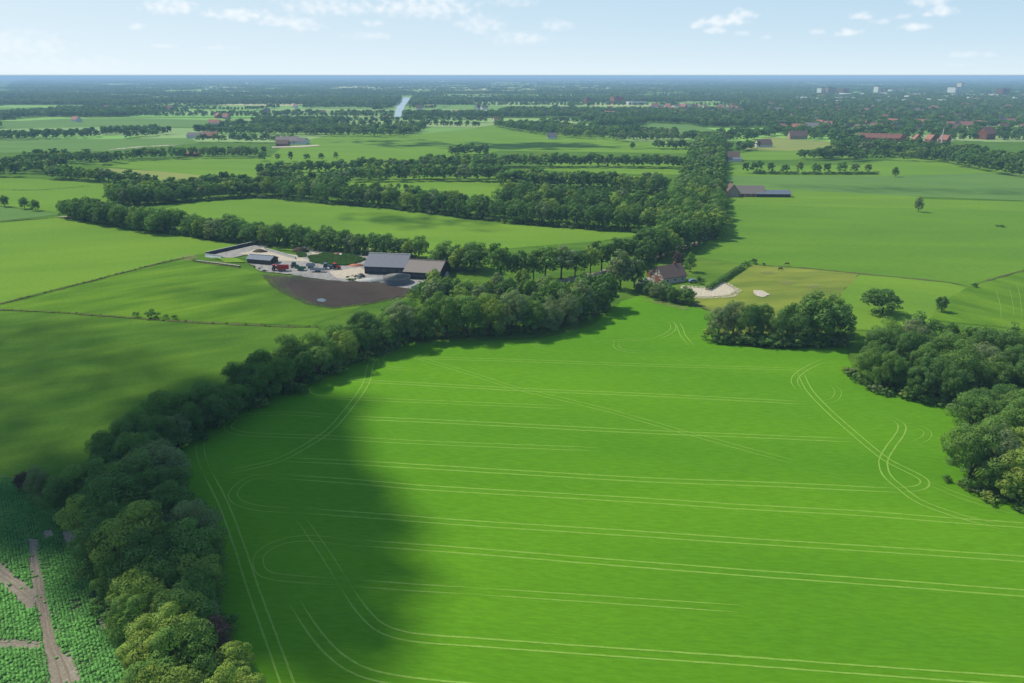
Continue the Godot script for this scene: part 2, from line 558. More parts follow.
# ---------------------------------------------------------------- sky and clouds
func make_sky() -> ImageTexture:
	var w := 4096
	var h := 2048
	var im := Image.create(w, h, false, Image.FORMAT_RGBF)
	im.fill(Color(0.10, 0.14, 0.06))
	var n1 := FastNoiseLite.new()
	n1.seed = 5
	n1.frequency = 0.5
	n1.fractal_octaves = 5
	var sun_az := rad_to_deg(atan2(sun_towards.x, -sun_towards.z))
	var clouds := [
		[-22.91, 4.14, 1.57, 0.50, 0.8], [-18.63, 3.83, 2.20, 0.46, 0.8], [-15.76, 3.45, 2.24, 0.39, 0.6], [-14.47, 3.09, 1.35, 0.31, 0.5], [-12.68, 4.38, 3.40, 0.62, 0.6], [-6.14, 4.40, 3.46, 0.85, 0.7], [-9.88, 3.40, 0.84, 0.23, 0.5], [-10.07, 2.56, 1.68, 0.31, 0.4], [-2.28, 3.32, 1.70, 0.70, 0.5], [0.57, 2.40, 2.32, 0.54, 0.25], [3.21, 3.31, 1.00, 0.46, 0.5],
		[-31.71, 1.70, 2.63, 0.85, 0.4], [-29.24, 0.57, 4.05, 0.62, 0.2], [-25.04, 2.95, 0.42, 0.23, 0.6], [-23.54, 1.83, 0.85, 0.15, 0.4], [-20.15, 1.75, 1.09, 0.15, 0.3], [0.21, 4.81, 1.55, 0.35, 0.4], [0.93, 2.53, 1.55, 0.39, 0.3],
		[14.63, 3.47, 1.50, 0.43, 0.8], [15.91, 3.88, 0.97, 0.39, 0.8], [12.97, 3.24, 0.45, 0.27, 0.7], [14.28, 2.90, 0.83, 0.27, 0.6], [16.10, 2.68, 0.67, 0.19, 0.6], [17.56, 2.47, 0.44, 0.15, 0.3], [23.46, 3.64, 0.71, 0.27, 0.8], [22.76, 2.64, 0.79, 0.27, 0.8], [20.91, 2.73, 0.43, 0.19, 0.6], [27.81, 3.69, 0.96, 0.35, 0.8], [24.58, 3.26, 0.63, 0.19, 0.4], [26.66, 2.91, 0.90, 0.27, 0.8], [27.26, 4.33, 1.24, 0.35, 0.7], [25.82, 3.52, 0.63, 0.15, 0.5], [30.00, 1.21, 1.48, 0.19, 0.4], [29.28, 0.63, 1.01, 0.12, 0.2]]
	var r := RandomNumberGenerator.new()
	r.seed = 77
	for k in 150:
		var az := r.randf_range(-180.0, 180.0)
		if absf(az) < 40.0: az += 180.0 if az < 0.0 else -180.0
		clouds.append([az, r.randf_range(1.5, 14.0), r.randf_range(0.8, 4.0), r.randf_range(0.25, 0.9), r.randf_range(0.3, 0.8)])
	for k in 26:      # the clouds go on above the frame
		clouds.append([r.randf_range(-40.0, 40.0), r.randf_range(6.8, 14.0), r.randf_range(1.0, 3.6), r.randf_range(0.3, 0.8), r.randf_range(0.4, 0.8)])
	var rows := int(16.0 / 180.0 * h)
	for row in range(0, h / 2):
		var low := row >= h / 2 - rows
		if not low and row % 8: continue
		var el := 90.0 - (row + (0.5 if low else 4.0)) / h * 180.0
		var near := []
		for c in clouds:
			if absf(c[1] - el) < c[3] * 1.8: near.append(c)
		for col in range(0, w, 1 if low else 8):
			var az := wrapf((col + 0.5) / w * 360.0, -180.0, 180.0)
			var toward := absf(az - sun_az)
			toward = minf(toward, 360.0 - toward)
			var pale := pow(clampf(1.0 - toward / 115.0, 0.0, 1.0), 1.3)
			var t := 1.0 - exp(-el / 4.8)
			var up := pow(clampf(el / 90.0, 0.0, 1.0), 0.4)
			var c := Color(0.58, 0.685, 0.74).lerp(Color(0.30, 0.51, 0.66), t).lerp(Color(0.075, 0.19, 0.43), up * up)
			c = c.lerp(Color(0.74, 0.80, 0.83), pale * (0.72 - 0.45 * up))
			if near and low:
				var n := n1.get_noise_2d(az * 2.2, el * 3.4)
				for q in near:
					var dx: float = (az - q[0]) / q[2]
					var dy: float = (el - q[1]) / q[3]
					if absf(dx) > 1.8: continue
					dy *= 1.0 if dy > 0.0 else 1.5
					var a := smoothstep(-0.2, 1.5, 1.0 - (dx * dx + dy * dy) * 0.75 + n * 1.1)
					c = c.lerp(Color(0.80, 0.815, 0.83), a * q[4] * 0.8)
			if low: im.set_pixel(col, row, c)
			else: im.fill_rect(Rect2i(col, row, 8, 8), c)
	return ImageTexture.create_from_image(im)

# A cumulus overhead, out of the frame: puffs, thick in the middle and thinning to wisps at the rim.
func cloud(shade: Array, height: float, rim: float, fill: float, puff: float, called := "cloud") -> void:
	var poly := PackedVector2Array(shade)
	var lo := poly[0]
	var hi := poly[0]
	for p in poly:
		lo = lo.min(p)
		hi = hi.max(p)
	var n := FastNoiseLite.new()
	n.seed = int(absf(lo.x) * 7.0) % 1000
	n.frequency = 0.02
	var where := []
	var step := puff * 0.6
	var y := lo.y - rim
	while y < hi.y + rim:
		var x := lo.x - rim
		while x < hi.x + rim:
			var p := Vector2(x, y) + Vector2(rng.randf_range(-1, 1), rng.randf_range(-1, 1)) * step * 0.6
			var d := 1e9
			for i in poly.size():
				d = minf(d, p.distance_to(Geometry2D.get_closest_point_to_segment(p, poly[i], poly[(i + 1) % poly.size()])))
			if not Geometry2D.is_point_in_polygon(p, poly): d = -d
			var want := smoothstep(-rim, rim, d + n.get_noise_2d(p.x, p.y) * rim * 1.2) * fill
			if rng.randf() < want:
				var along := (height + rng.randf_range(-1, 1) * 25.0 * clampf(want, 0.2, 1.0)) / sun_towards.y
				var s := puff * rng.randf_range(0.5, 1.0) * (0.35 + 0.65 * want)
				where.append(Transform3D(Basis(Vector3(rng.randf(), 1, rng.randf()).normalized(), rng.randf() * TAU).scaled_local(Vector3(s, s * 0.7, s)), Vector3(p.x, 0, p.y) + sun_towards * along))
			x += step
		y += step
	if where.is_empty(): return
	var o := many(called, T.puff, M.cloud, where, PackedColorArray())
	tag(o, "white cumulus cloud high overhead, above the top of the picture", "cloud", "clouds overhead", "stuff")

func make_puff() -> ArrayMesh:
	var s := SphereMesh.new()
	s.radius = 1.0
	s.height = 2.0
	s.radial_segments = 12
	s.rings = 6
	var a := s.get_mesh_arrays()
	var v: PackedVector3Array = a[Mesh.ARRAY_VERTEX]
	var n := FastNoiseLite.new()
	n.seed = 2
	n.frequency = 0.9
	for i in v.size(): v[i] *= 1.0 + n.get_noise_3dv(v[i]) * 0.45
	return arrays(v, a[Mesh.ARRAY_NORMAL], a[Mesh.ARRAY_INDEX])

# ---------------------------------------------------------------- buildings
func window(parent: Node, at: Vector3, size: Vector2, facing: Vector3) -> void:
	# a frame round a pane, on a wall that faces along facing
	var side := Vector3.UP.cross(facing).normalized()
	var st := begin()
	for s in [-1.0, 1.0]:
		slab(st, at + side * s * size.x / 2.0, side, facing, Vector3(0.12, size.y + 0.12, 0.14))
		slab(st, at + Vector3.UP * s * size.y / 2.0, side, facing, Vector3(size.x + 0.12, 0.12, 0.14))
	var w := put("window", st.commit(), M.white, parent)
	st = begin()
	slab(st, at, side, facing, Vector3(size.x, size.y, 0.08))
	put("pane", st.commit(), M.glass, w)

func slab(st: SurfaceTool, mid: Vector3, side: Vector3, facing: Vector3, size: Vector3) -> void:
	var a := side * size.x / 2.0
	var b := Vector3.UP * size.y / 2.0
	var f := facing * size.z / 2.0
	quad(st, mid - a - b + f, mid + a - b + f, mid + a + b + f, mid - a + b + f, facing)
	quad(st, mid - a + b - f, mid + a + b - f, mid + a + b + f, mid - a + b + f, Vector3.UP)
	quad(st, mid - a - b - f, mid + a - b - f, mid + a - b + f, mid - a - b + f, Vector3.DOWN)
	for s in [-1.0, 1.0]:
		quad(st, mid + a * s - b - f, mid + a * s + b - f, mid + a * s + b + f, mid + a * s - b + f, side * s)

func house(called: String, p: Vector2, turn_deg: float, l: float, w: float, eave: float, ridge: float, wall: Material, roof: Material, label: String, category: String, group := "", detail := 1) -> Node3D:
	var o := base(called, Vector3(p.x, 0, p.y), deg_to_rad(turn_deg))
	built[Vector2i(p / 22.0)] = true
	if -p.y > 1000.0: built[Vector2i((p + Vector2(0, 22)) / 22.0)] = true
	tag(o, label, category, group)
	put("wall", gabled_walls(l, w, eave, ridge), wall, o)
	var rf := put("roof", gabled_roof(l, w, eave, ridge), roof, o)
	if detail >= 2:
		put("chimney", box_mesh(Vector3(l * 0.2, ridge - 0.9, -0.45), Vector3(l * 0.2 + 0.9, ridge + 1.1, 0.45)), M.brick, rf)
	if detail >= 1:
		var count := maxi(1, int(l / 4.0))
		for s in [-1.0, 1.0]:
			for k in count:
				window(o, Vector3(lerpf(-l / 2.0, l / 2.0, (k + 0.5) / count), eave * 0.55, s * (w / 2.0 + 0.02)), Vector2(1.3, 1.2), Vector3(0, 0, s))
			window(o, Vector3(s * (l / 2.0 + 0.02), eave * 0.55, w * 0.22), Vector2(1.3, 1.3), Vector3(s, 0, 0))
			window(o, Vector3(s * (l / 2.0 + 0.02), (eave + ridge) * 0.5, 0.0), Vector2(1.1, 1.2), Vector3(s, 0, 0))
		put("door", box_mesh(Vector3(l / 2.0, 0, -w * 0.22 - 0.55), Vector3(l / 2.0 + 0.08, 2.15, -w * 0.22 + 0.55)), M.timber, o)
	return o

func block(called: String, p: Vector2, turn_deg: float, size: Vector3, wall: Material, label: String, category: String) -> void:
	var o := base(called, Vector3(p.x, 0, p.y), deg_to_rad(turn_deg))
	tag(o, label, category)
	put("wall", box_mesh(Vector3(-size.x / 2, 0, -size.z / 2), Vector3(size.x / 2, size.y, size.z / 2)), wall, o)
	var st := begin()
	box(st, Vector3(-size.x / 2 - 0.4, size.y, -size.z / 2 - 0.4), Vector3(size.x / 2 + 0.4, size.y + 0.8, size.z / 2 + 0.4))
	box(st, Vector3(-size.x * 0.2, size.y + 0.8, -size.z * 0.2), Vector3(size.x * 0.15, size.y + 3.8, size.z * 0.2))
	put("roof", st.commit(), M.tile_grey, o)
	for fl in range(0, int(size.y / 6.0)):
		var y := 3.0 + fl * 6.0
		put("window_band", box_mesh(Vector3(-size.x * 0.46, y, size.z / 2 - 0.1), Vector3(size.x * 0.46, y + 2.2, size.z / 2 + 0.12)), M.glass, o)

func wheel(parent: Node, at: Vector3, r: float, wide: float) -> void:
	var st := begin()
	tube(st, at - Vector3(0, 0, wide / 2), at + Vector3(0, 0, wide / 2), r, r, 14)
	disc(st, at + Vector3(0, 0, wide / 2), Vector3(0, 0, 1), r, 14)
	disc(st, at - Vector3(0, 0, wide / 2), Vector3(0, 0, -1), r, 14)
	var w := put("wheel", st.commit(), M.rubber, parent)
	st = begin()
	tube(st, at - Vector3(0, 0, wide / 2 + 0.04), at + Vector3(0, 0, wide / 2 + 0.04), r * 0.5, r * 0.5, 12)
	disc(st, at + Vector3(0, 0, wide / 2 + 0.04), Vector3(0, 0, 1), r * 0.5, 12)
	disc(st, at - Vector3(0, 0, wide / 2 + 0.04), Vector3(0, 0, -1), r * 0.5, 12)
	put("rim", st.commit(), M.grey_paint, w)

func tractor(p: Vector2, turn_deg: float, paint: Material, label: String) -> void:
	var o := base("tractor", Vector3(p.x, lift, p.y), deg_to_rad(turn_deg))
	tag(o, label, "tractor", "farm machines parked in the yard")
	var st := begin()
	box(st, Vector3(0.1, 0.9, -0.4), Vector3(2.3, 1.75, 0.4))
	box(st, Vector3(-1.4, 0.8, -0.5), Vector3(0.1, 1.3, 0.5))
	put("body", st.commit(), paint, o)
	put("cab", box_mesh(Vector3(-1.3, 1.3, -0.75), Vector3(0.1, 2.7, 0.75)), M.glass, o)
	put("roof", box_mesh(Vector3(-1.4, 2.7, -0.85), Vector3(0.2, 2.88, 0.85)), paint, o)
	st = begin()
	tube(st, Vector3(1.4, 1.75, 0.3), Vector3(1.4, 2.6, 0.3), 0.07, 0.07)
	put("exhaust", st.commit(), M.dark, o)
	for s in [-1.0, 1.0]:
		wheel(o, Vector3(-0.9, 0.85, s * 0.95), 0.85, 0.5)
		wheel(o, Vector3(1.75, 0.55, s * 0.85), 0.55, 0.38)

func trailer(p: Vector2, turn_deg: float, l: float, h: float, paint: Material, label: String) -> void:
	var o := base("farm_trailer", Vector3(p.x, lift, p.y), deg_to_rad(turn_deg))
	tag(o, label, "trailer", "farm machines parked in the yard")
	var st := begin()
	box(st, Vector3(-l / 2, 0.9, -1.15), Vector3(l / 2, 1.05, 1.15))
	for s in [-1.0, 1.0]:
		box(st, Vector3(-l / 2, 1.05, s * 1.1 - 0.05), Vector3(l / 2, 0.9 + h, s * 1.1 + 0.05))
		box(st, Vector3(s * (l / 2 - 0.05) - 0.05, 1.05, -1.05), Vector3(s * (l / 2 - 0.05) + 0.05, 0.9 + h, 1.05))
	put("body", st.commit(), paint, o)
	st = begin()
	tube(st, Vector3(l / 2, 0.85, 0), Vector3(l / 2 + 1.6, 0.5, 0), 0.09, 0.06)
	put("drawbar", st.commit(), M.dark, o)
	for s in [-1.0, 1.0]:
		wheel(o, Vector3(-0.7, 0.5, s * 0.95), 0.5, 0.35)
		wheel(o, Vector3(0.7, 0.5, s * 0.95), 0.5, 0.35)

func horse(p: Vector2, turn_deg: float, label: String) -> void:
	var st := begin()
	var spine := [[Vector3(-0.95, 1.25, 0), 0.12], [Vector3(-0.75, 1.22, 0), 0.32], [Vector3(-0.2, 1.15, 0), 0.33], [Vector3(0.4, 1.15, 0), 0.36], [Vector3(0.75, 1.2, 0), 0.28], [Vector3(1.1, 0.95, 0), 0.17], [Vector3(1.4, 0.55, 0), 0.13], [Vector3(1.5, 0.35, 0), 0.15], [Vector3(1.55, 0.1, 0), 0.08]]
	for k in spine.size() - 1: tube(st, spine[k][0], spine[k + 1][0], spine[k][1], spine[k + 1][1], 9)
	for s in [-1.0, 1.0]:
		tube(st, Vector3(-0.72, 1.1, s * 0.16), Vector3(-0.6, 0.72, s * 0.16), 0.2, 0.11)
		tube(st, Vector3(-0.6, 0.72, s * 0.16), Vector3(-0.8, 0.45, s * 0.16), 0.11, 0.06)
		tube(st, Vector3(-0.8, 0.45, s * 0.16), Vector3(-0.75, 0.0, s * 0.16), 0.06, 0.06)
		tube(st, Vector3(0.55, 1.05, s * 0.16), Vector3(0.55, 0.5, s * 0.16), 0.14, 0.06)
		tube(st, Vector3(0.55, 0.5, s * 0.16), Vector3(0.58, 0.0, s * 0.16), 0.06, 0.06)
		tube(st, Vector3(1.4, 0.62, s * 0.07), Vector3(1.33, 0.75, s * 0.1), 0.04, 0.01, 5)
	var o := put("horse", st.commit(), M.hide)
	o.position = Vector3(p.x, lift, p.y)
	o.rotation.y = deg_to_rad(turn_deg)
	tag(o, label, "horse", "animals grazing in the paddock")
	st = begin()
	tube(st, Vector3(-0.98, 1.25, 0), Vector3(-1.1, 0.6, 0), 0.05, 0.08, 6)
	put("tail", st.commit(), M.dark, o)

# a shrub that is a thing: ball of leaves on the ground
func shrub(p: Vector2, h: float, label: String, tone := 0, wide := 1.0) -> void:
	var kd = shrub_kinds[rng.randi() % 3]
	var f: float = h / kd.h
	var o := put("shrub", kd.crown, M.leaf[tone])
	o.position = Vector3(p.x, 0, p.y)
	o.rotation.y = rng.randf() * TAU
	o.scale = Vector3(f * wide, f, f * wide)
	tag(o, label, "shrub")

var brush := []
func undergrowth(pts: Array, width: float, gap: float, h0: float, h1: float, mix := MIX) -> void:
	var line := smooth(pts, 1.0)
	var i := 0.0
	while i < line.size():
		var k := mini(int(i), line.size() - 1)
		var p := line[k] + Vector2(rng.randf_range(-0.5, 0.5), rng.randf_range(-0.5, 0.5)) * width
		var kd = shrub_kinds[rng.randi() % 3]
		var f: float = rng.randf_range(h0, h1) / kd.h
		var c: Vector3 = TONE_LIN[pick_tone(mix)] * rng.randf_range(0.85, 1.2)
		brush.append([kd.crown, Transform3D(Basis(Vector3.UP, rng.randf() * TAU).scaled_local(Vector3(f * 1.2, f, f * 1.2)), Vector3(p.x, 0, p.y)), Color(c.x, c.y, c.z)])
		i += gap * rng.randf_range(0.4, 1.6)

# ---------------------------------------------------------------- the place
func _ready() -> void:
	rng.seed = 20240613
	# camera
	var cam := Camera3D.new()
	cam.name = "camera"
	add_child(cam)
	cam.position = Vector3(0, 90, 0)
	cam.rotation_degrees = Vector3(-19.771, 0, 0)
	cam.fov = 49.545
	cam.near = 0.5
	cam.far = 120000.0
	cam.current = true
	# sky, haze, exposure
	var env := Environment.new()
	env.tonemap_mode = Environment.TONE_MAPPER_LINEAR
	env.tonemap_exposure = 1.29
	env.background_mode = Environment.BG_SKY
	var sky := Sky.new()
	var pano := PanoramaSkyMaterial.new()
	pano.panorama = make_sky()
	sky.sky_material = pano
	env.sky = sky
	env.background_energy_multiplier = 1.0
	env.fog_enabled = true
	env.fog_density = 0.000125
	env.fog_light_color = Color(0.71, 0.865, 1.0)
	env.sdfgi_enabled = true
	env.ssao_enabled = true
	env.ssil_enabled = true
	var we := WorldEnvironment.new()
	we.name = "environment"
	we.environment = env
	add_child(we)
	# sun
	var sun := DirectionalLight3D.new()
	sun.name = "sun"
	add_child(sun)
	sun.look_at_from_position(sun_towards * 100.0, Vector3.ZERO)
	sun.light_energy = 1.5
	sun.light_color = Color(1.0, 0.965, 0.90)
	sun.light_angular_distance = 0.53
	sun.shadow_enabled = true

	make_materials()
	make_trees()
	T.puff = make_puff()
	ground_and_fields()
	tramlines()
	lanes_and_yards()
	farm()
	cottage()
	other_buildings()
	town()
	far_country()
	near_trees()
	leafy_crop()
	clouds_overhead()
	grow_singles(300)
	scatter("woodland", "far woods and tree belts across the plain up to the horizon", "woodland", wood, M.far_leaf)
	scatter("undergrowth", "low bushes and brambles under the tree belts and along ditches", "undergrowth", brush, M.far_leaf)

var clear_zones := []

func field(pts: Array, m: Material, turn := 0.0) -> MeshInstance3D:
	clear_zones.append(PackedVector2Array(pts))
	return sheet("field", pts, m, turn)

var main_field: MeshInstance3D

func ground_and_fields() -> void:
	# one sheet to the horizon
	var v := PackedVector3Array([Vector3.ZERO])
	var n := PackedVector3Array([Vector3.UP])
	var idx := PackedInt32Array()
	var rings := [60.0, 200.0, 600.0, 1500.0, 4000.0, 10000.0, 22000.0, 40000.0]
	for r in rings:
		for k in 64:
			v.append(Vector3(cos(TAU * k / 64), 0, sin(TAU * k / 64)) * r)
			n.append(Vector3.UP)
	for k in 64:
		idx.append_array([0, 1 + k, 1 + (k + 1) % 64])
		for r in rings.size() - 1:
			var a := 1 + r * 64 + k
			var b := 1 + r * 64 + (k + 1) % 64
			idx.append_array([a, a + 64, b, b, a + 64, b + 64])
	tag(put("ground", arrays(v, n, idx), M.pasture), "", "", "", "structure")
	lift = 0.06
	# left of the long belt
	field(V([-229.7,-272.7, -215.2,-298.2, -199.1,-330.1, -172.3,-382.0, -160.9,-393.7, -149.8,-408.7, -197.8,-436.2, -294.6,-491.7, -306.7,-495.4, -332.0,-477.5, -366.5,-454.4]), M.lush, 20.0)
	field(V([-231.6,-275.2, -212.4,-293.9, -196.3,-324.9, -169.4,-377.5, -149.1,-362.4, -122.7,-350.4, -101.1,-342.7, -50.4,-321.6, -65.5,-285.6, -77.1,-267.9, -133.8,-275.2, -182.8,-285.6, -209.7,-289.7]), M.meadow, 35.0)
	field(V([-258.1,-293.9, -207.9,-287.0, -181.3,-283.0, -133.2,-274.0, -72.7,-265.5, -75.2,-246.7, -84.5,-221.3, -96.4,-195.9, -105.5,-174.0, -104.5,-153.6, -116.9,-154.5, -124.1,-158.3, -156.8,-165.8]), M.pasture, 25.0)
	field(V([-427.3,-535.2, -372.4,-539.6, -310.7,-510.6, -336.5,-484.5, -368.8,-457.6]), M.bluecrop, 10.0)
	field(V([-552.4,-701.4, -477.7,-701.4, -413.7,-687.3, -327.7,-642.1, -297.7,-552.9, -305.2,-510.6, -378.1,-548.4, -433.9,-543.9]), M.lush, 8.0)
	field(V([-253.6,-518.6, -237.8,-566.9, -195.2,-581.6, -136.5,-557.5, -64.0,-514.6, -7.7,-474.1, 83.3,-442.1, 50.9,-422.1, -38.6,-389.0, -45.8,-382.0, -89.3,-401.1, -154.2,-430.5, -199.3,-454.4]), M.lush, -8.0)
	field(V([-138.3,-618.8, -145.0,-680.5, -105.5,-708.6, -1.9,-708.6, 29.9,-680.5, 6.3,-591.8, -70.7,-571.7, -105.6,-597.0]), M.lush, -4.0)
	field(V([-466.8,-817.4, -366.1,-890.4, -293.4,-890.4, -78.7,-827.1, -72.9,-763.5, -228.8,-687.3, -292.1,-716.0]), M.lush, -6.0)
	field(V([-417.7,-780.7, -343.9,-747.0, -289.3,-716.0, -279.5,-654.5, -304.7,-648.2, -374.9,-716.0]), M.mown, -6.0)
	field(V([-920.6,-1190.5, -796.2,-1190.5, -620.5,-1152.0, -492.7,-1170.9, -442.1,-1081.8, -509.2,-963.7, -631.8,-938.0, -730.6,-938.0]), M.bluecrop, 3.0)
	field(V([-312.4,-1049.7, -292.5,-1231.6, -150.4,-1253.2, -75.1,-1373.4, 6.3,-1620.5, 69.4,-1620.5, 94.7,-1373.4, 172.3,-1115.8, 244.9,-1049.7, 216.9,-925.7, 110.0,-950.7, -15.2,-963.7, -70.2,-857.7, -183.4,-857.7, -284.0,-890.4]), M.lush, -10.0)
	field(V([44.8,-827.1, 187.0,-817.4, 166.3,-723.5, 85.4,-731.2, 28.3,-763.5]), M.lush, -3.0)
	field(V([52.7,-636.1, 93.5,-648.2, 120.0,-597.0, 112.3,-576.6, 69.8,-591.8]), M.meadow, -3.0)
	field(V([189.6,-1322.7, 277.9,-1550.9, 343.9,-1487.0, 369.5,-1253.2, 287.7,-1170.9, 226.5,-1170.9]), M.bluecrop, -5.0)
	field(V([-1053.0,-1585.0, -993.8,-1696.5, -859.6,-1737.2, -550.7,-1620.5, -473.5,-1456.9, -635.1,-1427.9, -765.1,-1427.9, -915.3,-1373.4]), M.bluecrop, 4.0)
	field(V([-1585.6,-2147.5, -1506.7,-2281.7, -1433.1,-2355.1, -1217.7,-2086.1, -1222.2,-1921.0, -1318.2,-1779.8]), M.lush, 4.0)
	# right of the avenue
	field(V([91.3,-370.9, 133.4,-467.4, 155.1,-548.4, 211.1,-543.9, 415.9,-514.6, 306.7,-370.9, 251.8,-354.3, 205.2,-321.6, 201.9,-330.1, 167.7,-346.5, 120.1,-364.5]), M.midcrop, -2.0)
	field(V([172.4,-613.2, 228.6,-591.8, 445.1,-552.9, 415.9,-514.6, 211.1,-543.9, 155.1,-548.4]), M.lush, -2.0)
	field(V([199.8,-716.0, 274.1,-716.0, 350.2,-716.0, 478.7,-739.0, 558.0,-701.4, 445.1,-552.9, 307.9,-591.8, 240.6,-624.5, 181.8,-648.2]), M.bluecrop, -2.0)
	field(V([181.8,-648.2, 240.6,-624.5, 321.2,-586.6, 292.5,-552.9, 216.0,-557.5, 161.3,-571.7]), M.lush, -2.0)
	field(V([239.4,-807.9, 283.2,-798.6, 371.9,-807.9, 449.8,-879.2, 528.5,-837.1, 592.7,-747.0, 558.0,-701.4, 478.7,-739.0, 350.2,-716.0, 199.8,-716.0, 217.1,-780.7]), M.lush, -2.0)
	field(V([318.3,-1065.5, 401.2,-1190.5, 457.3,-1098.6, 452.1,-1019.5, 352.2,-963.7, 299.1,-977.1]), M.mown, -2.0)
	field(V([278.8,-950.7, 352.2,-963.7, 433.9,-977.1, 397.6,-879.2, 314.6,-857.7, 258.1,-857.7]), M.lush, -2.0)
	field(V([167.7,-346.5, 201.9,-330.1, 205.2,-321.6, 178.4,-295.3, 155.2,-263.2, 127.0,-263.2, 120.0,-269.1, 145.8,-315.0]), M.lush, -30.0)
	field(V([205.2,-321.6, 250.5,-352.3, 306.7,-370.9, 212.2,-246.7, 192.4,-263.2, 163.5,-275.2, 179.1,-296.8]), M.meadow, -62.0)
	field(V([75.5,-301.2, 95.4,-324.9, 121.6,-364.5, 167.7,-346.5, 145.8,-315.0, 118.0,-263.2, 74.6,-255.2, 80.5,-284.3]), M.paddock, 10.0)
	field(V([54.5,-302.6, 59.1,-342.7, 80.2,-379.7, 95.4,-384.3, 120.1,-364.5, 87.0,-316.6, 74.8,-298.2]), M.lawn, 10.0)
	# the big field
	main_field = field(V([-31.9,-63.5, -43.1,-90.0, -56.0,-111.0, -71.4,-136.8, -82.9,-158.3, -91.0,-174.0, -89.9,-187.2, -76.6,-206.8, -59.9,-226.5, -42.7,-247.7, -22.2,-249.8, 10.1,-252.0, 30.5,-267.9, 46.4,-299.7, 55.5,-308.7, 62.8,-301.2, 77.3,-291.1, 81.5,-280.4, 74.0,-248.8, 89.9,-241.6, 117.7,-244.6, 109.7,-221.3, 111.6,-206.0, 129.3,-196.6, 108.4,-154.5, 112.2,-139.9, 123.4,-119.7, 120.4,-63.5]), M.crop, -6.75)
	field(V([-163.3,-155.9, -135.2,-160.2, -116.3,-153.6, -100.6,-142.7, -83.9,-127.8, -69.7,-111.0, -53.9,-88.1, -41.7,-63.5, -99.0,-63.5]), M.cropsoil, 0.0)

func tram(pts: Array, both := 3) -> void:
	var line := smooth(pts, 1.2)
	var turn := deg_to_rad(-6.75)
	for s in [-1.0, 1.0]:
		if s < 0.0 and not both & 1 or s > 0.0 and not both & 2: continue
		lift += 0.001
		put("tramline", ribbon(line, s * 0.95, 0.36, lift, turn, 0.05), M.tram, main_field)

func faint(pts: Array) -> void:
	var line := smooth(pts, 1.2)
	for s in [-1.0, 1.0]:
		lift += 0.001
		put("tramline", ribbon(line, s * 0.95, 0.25, lift, deg_to_rad(-6.75), 0.03), M.tram, main_field)

